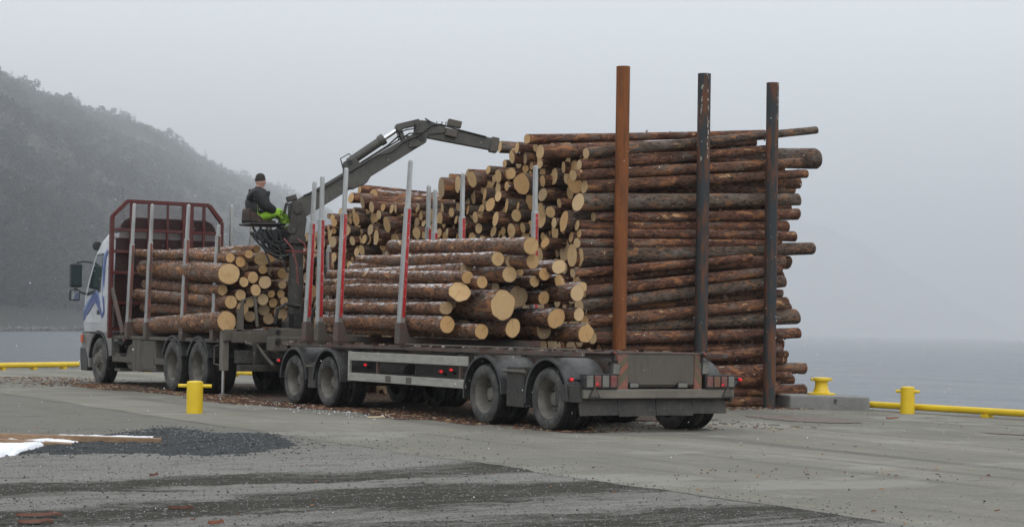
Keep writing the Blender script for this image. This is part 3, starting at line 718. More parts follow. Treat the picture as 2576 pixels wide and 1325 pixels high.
# cab : stacked rounded slices
def rr_slice(x0, x1, y0, y1, rf, z, nb=8):
    P = [(x0, y0, z)]
    for cx, sgn, a0, a1 in ((x0 + rf, -1, 180, 90), (x1 - rf, 1, 90, 0)):
        for k in range(nb + 1):
            a = math.radians(a0 + (a1 - a0) * k / nb); P.append((cx + rf * math.cos(a), y1 - rf + rf * math.sin(a), z))
    P.append((x1, y0, z)); return P
def loft(sl, mi=0):
    mb = MB(); n = len(sl[0]); V = [p for s_ in sl for p in s_]; F = []
    for i in range(len(sl) - 1):
        for k in range(n): F.append((i * n + k, i * n + (k + 1) % n, (i + 1) * n + (k + 1) % n, (i + 1) * n + k))
    F += [tuple(reversed(range(n))), tuple((len(sl) - 1) * n + k for k in range(n))]
    return mb.add(V, F, mi)
YB = 17.72
cab = loft([rr_slice(.03, 2.47, YB, 19.83, .30, 1.12), rr_slice(.0, 2.5, YB, 19.84, .32, 1.3), rr_slice(.0, 2.5, YB, 19.8, .33, 1.9), rr_slice(.03, 2.47, YB, 19.62, .33, 2.3), rr_slice(.08, 2.42, YB, 19.3, .34, 2.85), rr_slice(.11, 2.39, YB, 19.05, .34, 3.08), rr_slice(.15, 2.35, YB, 18.72, .32, 3.25), rr_slice(.22, 2.28, YB, 18.3, .3, 3.33)]).build('cab', 'cab', lorry, smooth=True)
# lower cab: bumper in front of the wheel, panel behind it, arch between
mb = MB()
arch = [(18.57 + .64 * math.cos(math.radians(a)), .50 + .64 * math.sin(math.radians(a))) for a in range(10, 171, 16)]
poly = [(19.72, .34), (19.78, .6), (19.81, 1.13), (17.74, 1.13), (17.74, .62), (17.93, .6)] + list(reversed(arch)) + [(19.2, .34)]
mb.prism(poly, .035, .22, 'yz'); mb.prism(poly, 2.28, 2.465, 'yz'); mb.box(.22, 2.28, 19.35, 19.83, .3, 1.12)
mb.build('lower_cab_panel', 'cab_low', lorry, bevel=.02)
mb = MB(); arch2 = [(18.57 + .60 * math.cos(math.radians(a)), .50 + .60 * math.sin(math.radians(a))) for a in range(5, 176, 17)]; arch3 = [(18.57 + .66 * math.cos(math.radians(a)), .50 + .66 * math.sin(math.radians(a))) for a in range(5, 176, 17)]
mb.prism(arch3 + list(reversed(arch2)), .01, .4, 'yz'); mb.build('wheel_arch', 'black', lorry)
MB().prism([(19.78, .26), (19.86, .62), (19.86, .78), (19.5, .78), (19.3, .5), (19.3, .26)], .02, 2.48, 'yz').build('front_bumper', 'black', lorry, bevel=.03)
MB().box(.24, 2.26, 19.822, 19.862, .9, 1.7).build('grille', 'black', cab, bevel=.02)
# side glass, door line, stripes, handle: plates a few mm proud of the cab's flank
def xs_flank(z):       # cab half width narrows upwards
    return float(np.interp(z, [1.12, 1.3, 1.9, 2.3, 2.85, 3.08, 3.25, 3.33], [.03, 0, 0, .03, .08, .11, .15, .22]))
def flank(poly, d, name, mat, parent, side=0, bevel=0):
    mb = MB(); n = len(poly); V = []
    for off in (.02, -d):
        for y, z in poly: x = xs_flank(z) + off; V.append((x if side == 0 else 2.5 - x, y, z))
    F = [tuple(range(n)), tuple(reversed(range(n, 2 * n)))] + [(i, n + i, n + (i + 1) % n, (i + 1) % n) for i in range(n)]
    return mb.add(V, F).build(name, mat, parent, bevel=bevel)
for sd_ in (0, 1):
    door = flank([(19.42, 1.32), (19.40, 1.9), (19.24, 2.3), (18.98, 2.86), (18.42, 2.88), (18.42, 1.32)], .010, 'door', 'cab', cab, sd_, .006)
    flank([(19.34, 1.95), (19.19, 2.28), (18.93, 2.78), (18.52, 2.80), (18.52, 2.04)], .017, 'side_window', 'glass', door if False else cab, sd_, .004)
    flank([(19.36, 1.91), (19.2, 2.30), (18.94, 2.82), (18.49, 2.84), (18.49, 2.0)], .0135, 'window_seal', 'black', cab, sd_)
    flank([(18.62, 1.50), (18.62, 1.60), (18.48, 1.60), (18.48, 1.50)], .02, 'door_handle', 'black', cab, sd_, .004)
    flank([(18.32, 1.9), (18.32, 3.0), (17.86, 3.0), (17.86, 1.9)], .006, 'locker_panel', 'cab', cab, sd_, .004)
    # the blue swoosh: up from the bonnet, kink, then a rising ribbon to the roof
    flank([(19.56, 1.36), (19.56, 1.50), (18.82, 1.98), (18.66, 1.94), (18.30, 1.50), (18.18, 1.60), (18.14, 1.56), (18.28, 1.42), (18.70, 1.74), (18.84, 1.76)], .0145, 'blue_stripe', 'blue1', cab, sd_)
    flank([(19.56, 1.53), (19.56, 1.64), (18.80, 2.07), (18.60, 2.00), (18.42, 1.74), (18.66, 1.96), (18.82, 2.0)], .0155, 'light_blue_stripe', 'blue2', cab, sd_)
    flank([(18.21, 1.6), (18.14, 1.55), (18.30, 2.5), (18.32, 2.72), (17.97, 3.15), (17.87, 3.28), (17.99, 3.28), (18.40, 2.75), (18.38, 2.5)], .0165, 'blue_stripe', 'blue1', cab, sd_)
    flank([(18.23, 1.7), (18.40, 2.5), (18.42, 2.76), (18.03, 3.28), (18.09, 3.28), (18.48, 2.78), (18.45, 2.5), (18.29, 1.8)], .0155, 'light_blue_stripe', 'blue2', cab, sd_)
MB().box(.06, 2.44, YB - .03, YB - .004, 1.2, 3.15).build('rear_wall', 'black', cab, bevel=.01)
# windscreen, roof deflector, beacon, horn, antenna
ws = loft([rr_slice(.10, 2.40, 19.0, 19.80, .30, 2.0), rr_slice(.16, 2.34, 18.8, 19.33, .32, 2.83)]); ws.build('windscreen', 'glass', cab, smooth=True)
mb = loft([rr_slice(.14, 2.36, YB, 18.42, .25, 3.29), rr_slice(.18, 2.32, YB, 18.3, .25, 3.42), rr_slice(.26, 2.24, YB, 18.05, .22, 3.54), rr_slice(.4, 2.1, YB, 17.86, .1, 3.6)]); mb.build('roof_deflector', 'black', lorry, smooth=True)
mb = MB(); mb.box(.3, .52, 18.62, 18.8, 3.28, 3.40); mb.box(.85, 1.65, 18.66, 18.8, 3.28, 3.38); mb.build('roof_lamp', 'black', cab, bevel=.02)
MB().lathe([(0, .08), (.09, .06), (.11, 0), (.09, -.05), (0, -.06)], (.12, 19.12, 3.02), 'y', 16).build('spot_lamp', 'black', cab, smooth=True)
MB().tube([(.3, 17.9, 3.4), (.27, 17.95, 4.25)], [.006, .003], 5).build('antenna', 'black', lorry)
# mirrors on the left and right door fronts
for sd_ in (-1, 1):
    X = lambda x: x if sd_ < 0 else 2.5 - x
    mb = MB(); a_, b_ = sorted((X(-.36), X(-.10))); mb.box(a_, b_, 19.42, 19.56, 2.10, 2.62)
    mir = mb.build('mirror', 'black', lorry, bevel=.03)
    a2, b2 = sorted((X(-.34), X(-.12))); MB().box(a2, b2, 19.412, 19.422, 2.14, 2.59).build('mirror_glass', 'glass', mir)
    mb = MB(); a_, b_ = sorted((X(-.37), X(-.14))); mb.box(a_, b_, 19.42, 19.54, 1.80, 2.05); m2 = mb.build('lower_mirror', 'black', lorry, bevel=.025)
    a2, b2 = sorted((X(-.345), X(-.165))); MB().box(a2, b2, 19.412, 19.422, 1.825, 2.025).build('mirror_glass', 'mirror_face', m2)
    mb = MB(); mb.tube([(X(-.22), 19.5, 2.64), (X(-.05), 19.5, 2.68), (X(.12), 19.42, 2.66)], .022, 8); mb.tube([(X(-.25), 19.5, 2.08), (X(-.08), 19.5, 1.98), (X(.05), 19.48, 1.95)], .022, 8); mb.build('mirror_arm', 'black', lorry, smooth=True)
MB().box(-.035, .0, 19.56, 19.66, .88, 1.06).build('side_indicator', 'lamp_orange', lorry, bevel=.01)
# between the axles: air tanks, steps, tool boxes, battery box
MB().cyl((.12, 16.75, .62), (.75, 16.75, .62), .27, 24).build('fuel_tank', 'grime', lorry, bevel=.02, smooth=True)
mb = MB(); mb.box(.05, .72, 15.9, 16.45, .33, 1.0); tb = mb.build('tool_box', 'grime_light', lorry, bevel=.015)
mb = MB(); mb.box(.035, .05, 15.93, 16.16, .37, .96); mb.box(.035, .05, 16.19, 16.42, .37, .96); mb.build('box_lid', 'grime', tb, bevel=.006)
mb = MB(); mb.box(.06, .7, 15.1, 15.84, .36, .98); tb = mb.build('battery_box', 'grime_light', lorry, bevel=.015)
MB().box(.045, .06, 15.13, 15.81, .40, .94).build('box_lid', 'grime', tb, bevel=.006)
mb = MB(); mb.box(.06, .1, 14.55, 17.75, .50, .62); mb.box(.1, .8, 17.2, 17.3, .5, .6); mb.box(.1, .8, 15.0, 15.06, .5, .6); mb.build('side_guard', 'grime', lorry, bevel=.01)
mb = MB(); mb.box(.1, .5, 17.35, 17.70, .30, .36); mb.box(.1, .5, 17.35, 17.70, .62, .68); mb.box(.5, .56, 17.35, 17.7, .3, 1.1); mb.build('step', 'grime', lorry, bevel=.01)
mb = MB(); mb.box(.12, .45, 17.3, 17.62, .85, 1.08); mb.box(.5, .8, 17.2, 17.5, .78, 1.2); mb.build('air_filter', 'black', lorry, bevel=.03)
MB().box(.04, .06, 17.36, 17.6, .93, 1.05).build('work_lamp', 'lamp_grey', lorry, bevel=.008)
MB().lathe([(0, -.03), (.035, -.025), (.04, 0), (.04, .05), (0, .05)], (.03, 16.9, .98), 'x', 12).build('marker_lamp', 'lamp_red_dim', lorry, smooth=True)
half_barrel(lorry, 13.97, RT, .60, .0, .66, 20, 160, .04); half_barrel(lorry, 12.6, RT, .60, .0, .66, 20, 160, .04)
half_barrel(lorry, 13.97, RT, .60, 1.84, 2.5, 20, 160, .04); half_barrel(lorry, 12.6, RT, .60, 1.84, 2.5, 20, 160, .04)
# bed: subframe, four bunks
mb = MB()
for x in (.8, 1.7): mb.box(x - .06, x + .06, 10.3, 17.6, .985, 1.06)
mb.build('subframe', 'red_dirty', lorry, bevel=.01)
for y in (16.6, 15.45, 13.41, 11.79): MB().box(.02, 2.48, y - .08, y + .08, 1.06, 1.15).build('bunk', 'red_dirty', lorry, bevel=.012)
mb = MB(); mb.box(.02, .12, 11.6, 17.6, .99, 1.06); mb.box(2.38, 2.48, 11.6, 17.6, .99, 1.06); mb.build('side_rail', 'grime', lorry, bevel=.01)
for (y, zt, ln) in ((16.6, 3.83, .08), (15.45, 3.76, .06), (13.41, 3.65, .07), (11.79, 3.19, .06)):
    stake(lorry, -.005, y, 1.05, zt, ln, strip='strip_dirty', frac=.73, z_low=2.98 if zt > 3.3 else 3.0)
for (y, zt) in ((16.98, 3.93), (15.85, 3.66), (13.6, 2.95), (11.95, 2.9)):
    stake(lorry, 2.42, y, 1.05, zt, -.02, strip='strip_dirty', near=False, z_low=2.9 if zt > 3 else 2.8)
# headboard: chamfered red frame with bars and an expanded-metal screen
HY = 17.58; hb_out = [(-.07, 1.0), (-.07, 3.60), (.25, 3.93), (2.11, 3.93), (2.41, 3.58), (2.41, 1.0)]
mb = MB(); bw = .085
for (x0, z0), (x1, z1) in zip(hb_out, hb_out[1:]): mb.beam((x0, HY, z0), (x1, HY, z1), bw, .10, up=(0, 1, 0))
head = mb.build('headboard', 'red_frame', lorry, bevel=.006)
mb = MB()
for z in (1.2, 1.75, 2.4, 3.32, 2.85): mb.box(-.03, 2.37, HY - .03, HY + .03, z - .03, z + .03)
for x in (.75, 1.62, .35, 2.0): mb.box(x - .028, x + .028, HY - .034, HY + .034, 1.0, 3.9)
for x in (1.17,): mb.box(x - .018, x + .018, HY - .034, HY + .034, 2.4, 3.9)
mb.box(1.5, 1.75, HY - .045, HY + .045, 1.0, 3.9)
mb.build('headboard_bars', 'red_frame', head, bevel=.004)
def inside(x, z):
    if not (-.03 < x < 2.37 and 1.0 < z < 3.89): return False
    return (z - 3.60) < (x + .03) * (.33 / .32) and (z - 3.58) < (2.37 - x) * (.35 / .30)
mb = MB(); pz, pxx = .036, .052
z = 1.02
rows = int(2.88 / pz); cols = int(2.44 / pxx)
for j in range(rows):
    for i in range(cols):
        x0 = -.03 + (i + .5 * (j % 2)) * pxx; z0 = 1.02 + j * pz
        for dx in (-.5, .5):
            a_, b_ = (x0, z0), (x0 + dx * pxx, z0 + pz)
            if inside(*a_) and inside(*b_):
                t = .0027; mb.add([(a_[0] - t, HY + .036, a_[1]), (a_[0] + t, HY + .036, a_[1]), (b_[0] + t, HY + .036, b_[1]), (b_[0] - t, HY + .036, b_[1]), (a_[0] - t, HY + .046, a_[1]), (a_[0] + t, HY + .046, a_[1]), (b_[0] + t, HY + .046, b_[1]), (b_[0] - t, HY + .046, b_[1])],
                                 [(0, 1, 2, 3), (7, 6, 5, 4), (0, 3, 7, 4), (1, 5, 6, 2)])
scr = mb.build('mesh_screen', 'red_frame', head); scr['kind'] = 'stuff'
for x in (-.05, 2.4): MB().beam((x, HY - .05, 2.05), (x, 16.75, 1.1), .06, .1).build('headboard_brace', 'red_dirty', head, bevel=.008)
# rear end: stabiliser beam and leg, crane base, coupling
mb = MB(); mb.box(-.02, 2.52, 11.18, 11.44, 1.03, 1.24); mb.box(.1, 2.4, 10.98, 11.18, 1.0, 1.2); mb.build('stabiliser_beam', 'grime', lorry, bevel=.012)
for x in (-.02, 2.42):
    mb = MB(); mb.box(x - .01, x + .12, 11.26, 11.42, .48, 1.3); lg = mb.build('stabiliser_leg', 'grime_light', lorry, bevel=.012)
    MB().cyl((x + .05, 11.34, .05), (x + .05, 11.34, .5), .032, 14).build('stabiliser_rod', 'chrome', lg, smooth=True)
    MB().lathe([(0, .0), (.12, .0), (.12, .03), (.05, .06), (0, .06)], (x + .05, 11.34, 0), 'z', 18).build('foot_plate', 'grime', lg)
    mb = MB(); mb.tube([(x - .02, 11.44, .95), (x - .05, 11.56, .92), (x - .05, 11.56, .6), (x + .0, 11.42, .58)], .014, 6); mb.build('leg_bracket', 'grime', lg)
mb = MB(); mb.box(.75, 1.75, 10.4, 11.0, .98, 1.28); mb.box(.55, 1.95, 10.25, 10.6, .86, 1.12); mb.box(1.5, 2.45, 10.3, 10.9, .9, 1.25)
cb = mb.build('crane_base', 'grime', lorry, bevel=.02)
for z in (1.04, 1.2): MB().tube([(.62, 10.24, z), (.62, 10.20, z)], .05, 14).build('hose_coupling', 'black', cb)
mb = MB(); mb.tube([(.3, 11.0, 1.0), (.5, 10.9, .95), (.62, 10.7, .72), (.62, 10.4, .6)], .03, 8); mb.tube([(.7, 10.9, .95), (.82, 10.7, .82), (.9, 10.3, .68)], .02, 8); mb.build('air_hose', 'grime', lorry, smooth=True)
mb = MB(); mb.box(.1, 2.4, 10.75, 10.9, .48, .6); mb.box(.4, .46, 10.8, 10.88, .6, 1.0); mb.box(1.9, 1.96, 10.8, 10.88, .6, 1.0); mb.box(.15, 1.2, 10.95, 11.15, .62, .86); mb.build('rear_underrun', 'grime_dark', lorry, bevel=.01)
mb = MB(); mb.box(.34, .66, 11.16, 11.2, .74, .84); mb.build('tail_lamp', 'lamp_red_dim', lorry)
mb = MB(); mb.tube([(.28, 11.2, 1.25), (.30, 11.15, 1.78), (.52, 11.1, 1.86), (.56, 11.05, 1.3)], .034, 8); mb.box(.2, .3, 11.08, 11.18, 1.24, 1.62); mb.build('ladder_frame', 'grime', lorry)
# ---- loader crane (column on the lorry's tail; booms towards the stack)
O2 = np.array((1.2, 10.8)); D2_ = np.array((3.8, -1.4)); D2_ = D2_ / np.linalg.norm(D2_); N2 = np.array((-D2_[1], D2_[0]))
def cp(s, z, t=0):
    s = s * .977 if s > .5 else s; z = z - .045 * max(0, z - 3.4) / 1.6
    return (O2[0] + D2_[0] * s + N2[0] * t, O2[1] + D2_[1] * s + N2[1] * t, z)
col = MB().lathe([(.24, 1.25), (.24, 1.4), (.145, 1.5), (.13, 2.8), (.17, 2.85), (.17, 2.98), (0, 2.98)], (O2[0], O2[1], 0), 'z', 24).build('crane_column', 'grime_dark', lorry, smooth=True)
mb = MB()
for t in (-.17, .13):   # slewing head cheeks
    q = [cp(-.12, 2.9, t), cp(.13, 2.9, t), cp(.17, 3.3, t), cp(.06, 3.62, t), cp(-.1, 3.64, t), cp(-.14, 3.3, t)]; q2 = [(a_[0] + N2[0] * .04, a_[1] + N2[1] * .04, a_[2]) for a_ in q]
    n = 6; mb.add(q + q2, [tuple(range(n)), tuple(reversed(range(n, 2 * n)))] + [(i, n + i, n + (i + 1) % n, (i + 1) % n) for i in range(n)])
mb.tube([cp(0, 3.45, -.2), cp(0, 3.45, .2)], .07, 14); mb.tube([cp(-.1, 3.1, -.2), cp(-.1, 3.1, .2)], .09, 14)
mb.beam(cp(-.14, 2.9), cp(.16, 2.9), .32, .1); mb.beam(cp(-.2, 3.66, -.02), cp(-.02, 3.72, -.02), .2, .1); mb.beam(cp(-.24, 3.4, -.05), cp(-.2, 3.6, -.05), .16, .05)
mb.build('slewing_head', 'grime_dark', col, bevel=.012)
def boxboom(s0, z0, s1, z1, w0, h0, w1, h1, name, parent, mat='crane'):
    mb = MB(); mb.beam(cp(s0, z0), cp(s1, z1), w0, h0, w1, h1)
    return mb
mb = boxboom(-.02, 3.45, 2.32, 4.93, .22, .36, .18, .26, 'main_boom', col)
# side plates at the cylinder foot and at the knuckle
def plate(pts, t0, t1):
    q = [cp(s, z, t0) for s, z in pts]; q2 = [cp(s, z, t1) for s, z in pts]; n = len(pts)
    return q + q2, [tuple(range(n)), tuple(reversed(range(n, 2 * n)))] + [(i, n + i, n + (i + 1) % n, (i + 1) % n) for i in range(n)]
for t0, t1 in ((-.135, -.105), (.105, .135)):
    mb.add(*plate([(.86, 4.42), (1.06, 4.50), (1.22, 4.36), (1.38, 4.15), (1.30, 4.02), (1.05, 3.9), (.86, 3.93)], t0, t1))
    mb.add(*plate([(2.1, 4.93), (2.3, 5.06), (2.46, 5.0), (2.43, 4.84), (2.3, 4.76), (2.1, 4.72)], t0, t1))
boom = mb.build('main_boom', 'crane', lorry, bevel=.012)
for s_, z_ in ((.97, 4.4), (2.35, 4.92)): MB().tube([cp(s_, z_, -.15), cp(s_, z_, .15)], .055, 12).build('boom_pin', 'black', boom, smooth=True)
mb = MB(); mb.tube([cp(.96, 4.41), cp(1.58, 4.86)], .085, 16); mb.tube([cp(1.55, 4.84), cp(1.63, 4.90)], .105, 16); mb.build('boom_cylinder', 'crane', boom, smooth=True)
MB().tube([cp(1.6, 4.875), cp(1.9, 5.09)], .042, 12).build('cylinder_rod', 'chrome', boom, smooth=True)
mb = MB()
for t in (-.10, .10):
    mb.beam(cp(1.90, 5.13, t), cp(2.02, 4.83, t), .035, .075); mb.beam(cp(2.25, 5.2, t), cp(2.24, 4.9, t), .035, .10); mb.beam(cp(1.86, 5.12, t), cp(2.30, 5.24, t), .035, .11)
mb.tube([cp(1.9, 5.11, -.14), cp(1.9, 5.11, .14)], .065, 12); mb.tube([cp(2.25, 5.22, -.14), cp(2.25, 5.22, .14)], .06, 12)
mb.build('knuckle_link', 'crane', boom, bevel=.008)
mb = boxboom(2.30, 5.10, 3.82, 4.84, .19, .27, .17, .22, 'outer_boom', None)
for t0, t1 in ((-.12, -.095), (.095, .12)): mb.add(*plate([(2.22, 5.16), (2.3, 5.27), (2.5, 5.26), (2.8, 5.16), (2.8, 5.04), (2.42, 4.98), (2.26, 4.88)], t0, t1))
ob = mb.build('outer_boom', 'crane', lorry, bevel=.012)
mb = MB(); mb.beam(cp(2.86, 5.26), cp(3.12, 5.21), .16, .13); mb.box(*[0] * 6) if False else None; mb.beam(cp(2.80, 5.06, -.14), cp(3.02, 5.02, -.14), .09, .14); mb.build('valve_box', 'grime', ob, bevel=.012)
mb = MB(); mb.beam(cp(3.70, 4.86), cp(3.84, 4.835), .23, .28); mb.beam(cp(3.80, 4.845), cp(4.5, 4.72), .13, .17); mb.build('telescopic_end', 'grime', ob, bevel=.01)
mb = MB(); mb.tube([cp(4.45, 4.72), cp(4.45, 4.5)], .06, 10); mb.tube([cp(4.45, 4.5), cp(4.45, 4.34)], .1, 12); mb.build('rotator', 'crane', ob, smooth=True)
mb = MB()
for sg in (-1, 1): mb.tube([cp(4.45 + sg * .08, 4.36), cp(4.45 + sg * .36, 4.3), cp(4.45 + sg * .45, 4.02), cp(4.45 + sg * .2, 3.8)], [.05, .06, .05, .03], 6)
mb.build('grapple', 'crane', ob)
# hoses along the booms
mb = MB()
mb.tube([cp(.1, 3.74, -.12), cp(.5, 3.92, -.14), cp(1.1, 4.3, -.15), cp(1.5, 4.56, -.15), cp(1.75, 4.62, -.15), cp(2.0, 4.84, -.15), cp(2.25, 4.95, -.18), cp(2.45, 5.1, -.18), cp(2.5, 5.24, -.14), cp(2.4, 5.30, -.13)], .016, 6)
mb.tube([cp(.1, 3.7, -.08), cp(.6, 4.03, -.08), cp(1.2, 4.42, -.08), cp(1.8, 4.80, -.08), cp(2.1, 5.0, -.14), cp(2.35, 5.02, -.2), cp(2.52, 5.18, -.16), cp(2.7, 5.20, -.12), cp(3.0, 5.12, -.11), cp(3.6, 4.99, -.1)], .016, 6)
mb.tube([cp(.1, 3.72, .02), cp(.9, 4.22, .02), cp(1.7, 4.76, .03), cp(1.9, 4.95, .03), cp(2.15, 4.96, .03), cp(2.3, 5.05, .06)], .018, 6)
mb.tube([cp(.85, 4.3, -.05), cp(.8, 4.48, -.03), cp(.96, 4.58, -.02), cp(1.05, 4.5, -.02)], .012, 6)
mb.tube([cp(1.9, 4.88, -.12), cp(1.86, 5.0, -.13), cp(2.05, 5.07, -.13), cp(2.2, 5.1, -.12)], .013, 6)
hs = mb.build('hydraulic_hose', 'hose', boom, smooth=True)
for s0 in (2.62, 2.72, 2.8): MB().tube([cp(s0, 5.17, -.12), cp(s0 + .01, 5.25, -.11), cp(s0 + .03, 5.24, -.06)], .008, 5).build('hose_clip', 'hose', ob)
# operator's platform : high seat hung on the slewing head's back
def sp(x, y, z): return (x, y, z)
mb = MB(); mb.box(.42, .98, 11.0, 11.46, 3.16, 3.22); mb.tube([(.36, 10.96, 3.19), (.36, 11.5, 3.19), (.7, 11.54, 3.19), (1.0, 11.5, 3.19)], .025, 8); mb.tube([(.36, 10.96, 3.19), (.8, 10.94, 3.2), (1.05, 10.96, 3.2)], .025, 8)
plat = mb.build('seat_platform', 'black', lorry, bevel=.006)
mb = MB()
mb.box(.40, .88, 11.03, 11.45, 3.215, 3.27)
mb.prism([(.37, 3.24), (.43, 3.24), (.42, 3.42), (.40, 3.48), (.36, 3.48), (.355, 3.40)], 11.06, 11.42, 'xz')
for y0 in (11.0, 11.44): mb.prism([(.37, 3.22), (.66, 3.22), (.60, 3.31), (.50, 3.38), (.38, 3.44)], y0, y0 + .04, 'xz')
mb.build('operator_seat', 'seat', plat, bevel=.02)
mb = MB(); mb.beam((.95, 11.15, 3.1), (1.15, 10.9, 2.98), .12, .16); mb.box(.62, 1.18, 10.95, 11.3, 2.92, 3.1); mb.box(.9, 1.2, 11.02, 11.28, 2.72, 2.95); mb.build('valve_block', 'black', lorry, bevel=.015)
mb = MB(); mb.beam((1.05, 11.2, 3.1), (1.32, 11.2, 3.03), .3, .03); mb.beam((1.32, 11.1, 3.03), (1.40, 11.1, 3.2), .26, .03); mb.box(1.18, 1.32, 11.05, 11.2, 3.3, 3.62); mb.build('control_console', 'black', plat, bevel=.012)
mb = MB(); mb.tube([(1.06, 11.12, 3.12), (1.05, 11.1, 3.42)], .012, 6); mb.tube([(1.06, 11.3, 3.12), (1.05, 11.3, 3.42)], .012, 6); mb.lathe([(0, -.02), (.022, -.01), (.022, .03), (0, .04)], (1.05, 11.1, 3.43)); mb.lathe([(0, -.02), (.022, -.01), (.022, .03), (0, .04)], (1.05, 11.3, 3.43)); mb.build('control_lever', 'black', plat, smooth=True)
mb = MB(); hr = random.Random(5)
for k in range(24):
    a = (hr.uniform(.42, .98), hr.uniform(10.9, 11.3), hr.uniform(2.98, 3.15)); b = (hr.uniform(1.0, 1.3), hr.uniform(10.75, 11.05), hr.uniform(2.6, 2.98)); sag = hr.uniform(.15, .42)
    mid1 = (a[0] * .8 + b[0] * .2 - .04, a[1] * .8 + b[1] * .2 - .05, a[2] - sag * .8); mid2 = (a[0] * .4 + b[0] * .6, a[1] * .4 + b[1] * .6 - .05, min(a[2], b[2]) - sag)
    P = [Vector(a), Vector(mid1), Vector(mid2), Vector(b)]; pts = []
    for i in range(11):
        t = i / 10; pts.append(P[0] * (1 - t) ** 3 + P[1] * 3 * t * (1 - t) ** 2 + P[2] * 3 * t * t * (1 - t) + P[3] * t ** 3)
    mb.tube(pts, hr.choice((.014, .018, .022)), 7)
mb.build('hydraulic_hose', 'hose', col, smooth=True)
mb = MB(); mb.tube([(.86, 10.6, 2.92), (.98, 10.5, 2.75), (1.06, 10.46, 2.45), (1.1, 10.48, 2.1)], .016, 6); mb.tube([(1.1, 10.55, 2.93), (1.22, 10.5, 2.84), (1.3, 10.46, 2.6)], .016, 6); mb.beam((.9, 10.56, 2.7), (1.5, 10.52, 2.68), .03, .03); mb.build('red_hose', 'hose_red', col)
mb = MB(); mb.tube([(1.45, 10.5, 2.6), (1.62, 10.42, 2.4), (1.66, 10.4, 2.0), (1.5, 10.42, 1.75), (1.42, 10.5, 1.6)], .03, 8); mb.tube([(.72, 10.6, 1.35), (.74, 10.55, 1.62), (.9, 10.55, 1.72), (1.2, 10.6, 1.68)], .035, 8); mb.box(1.0, 1.4, 10.4, 10.62, 1.28, 1.55); mb.build('hose_bundle', 'hose', col, smooth=True)
mb = MB(); mb.beam((.55, 11.0, 2.95), (.7, 10.8, 2.4), .025, .025); mb.beam((.85, 10.95, 2.95), (1.02, 10.8, 2.3), .025, .025); mb.build('seat_strut', 'black', col)

# ------------------------------------------------------------------ the trailer
trl = thing('log_trailer', 'four axle timber trailer under grey road dirt, loaded behind four red banded stakes', 'trailer', (1.25, 4, 0))
RL = .42
for y in (0, 1.69, 6.82, 8.16):
    wheel(trl, 0.0, y, RL, .26, .262, -1, True); wheel(trl, 2.5, y, RL, .26, .262, 1, True)
    MB().cyl((.2, y, RL), (2.3, y, RL), .065, 12).build('axle', 'grime_dark', trl, smooth=True)
mb = MB()
for x in (.72, 1.78):
    mb.box(x - .012, x + .012, -.74, 9.0, .66, 1.02); mb.box(x - .075, x + .075, -.74, 9.0, 1.02, 1.045); mb.box(x - .075, x + .075, -.74, 9.0, .64, .66)
for y in (.85, 2.6, 3.4, 5.2, 6.2, 7.5): mb.box(.735, 1.765, y - .04, y + .04, .72, .95)
mb.build('chassis_beam', 'red_dirty', trl, bevel=.005)
mb = MB(); mb.box(.06, .14, -.7, 8.8, .985, 1.045); mb.box(2.36, 2.44, -.7, 8.8, .985, 1.045); mb.build('side_rail', 'red_dirty', trl, bevel=.008)
mb = MB(); mb.cyl((.07, -.7, 1.075), (.07, 4.2, 1.075), .014, 6); mb.build('lashing_rod', 'grime', trl)
for y in (7.71, 7.21, 6.47, 4.29): MB().box(.0, 2.48, y - .075, y + .075, 1.045, 1.16).build('bunk', 'red_dirty', trl, bevel=.01)
for y in (.8, 2.4, 3.4, 5.4): MB().box(.1, 2.4, y - .05, y + .05, .95, 1.04).build('cross_member', 'grime_dark', trl, bevel=.008)
mb = MB(); mb.box(.2, 2.3, .3, 8.4, .50, .60); mb.build('suspension', 'grime_dark', trl, bevel=.02)
mb = MB(); mb.box(.45, 1.6, 3.0, 4.6, .55, .93); mb.cyl((.6, 5.0, .62), (.6, 5.9, .62), .15, 16); mb.build('air_tank', 'grime_dark', trl, bevel=.02)
mb = MB(); mb.beam((1.25, 9.0, .78), (1.25, 10.35, .66), .22, .16, .12, .14); mb.beam((.8, 8.9, .8), (1.25, 10.1, .68), .1, .12); mb.beam((1.7, 8.9, .8), (1.25, 10.1, .68), .1, .12); mb.build('drawbar', 'grime_dark', trl, bevel=.01)
mb = MB(); mb.lathe([(0, .0), (.55, .0), (.55, .08), (.5, .09), (0, .09)], (1.25, 7.47, .62), 'z', 28); mb.build('turntable', 'grime_dark', trl)
for (y, zt, ln, dy) in ((7.71, 3.76, .10, 0), (7.21, 3.81, .01, 0), (6.47, 3.90, .09, 0), (4.29, 3.88, .13, 0)):
    stake(trl, .02, y, 1.10, zt, ln, dy)
for (y, zt) in ((8.0, 3.84), (7.76, 3.75), (6.78, 3.97), (4.40, 3.94)):
    stake(trl, 2.46, y, 1.10, zt, -.01, near=False, z_low=zt - .74)
for y in (0, 1.69, 6.8, 8.14):
    for x0, x1 in ((-.02, .62), (1.88, 2.52)): half_barrel(trl, y, RL, .545, x0, x1, -8 if y < 3 else 2, 178, .035)
MB().box(.02, .6, .62, 1.08, .28, .82).build('mud_flap_panel', 'grime_dark', trl, bevel=.01); MB().box(.02, .6, 7.30, 7.6, .3, .72).build('mud_flap_panel', 'grime_dark', trl, bevel=.01)
MB().cyl((.0, .55, .76), (.0, 1.16, .76), .022, 8).build('mudguard_stay', 'grime', trl, smooth=True); MB().cyl((.0, 7.33, .66), (.0, 7.62, .66), .018, 8).build('mudguard_stay', 'grime', trl, smooth=True)
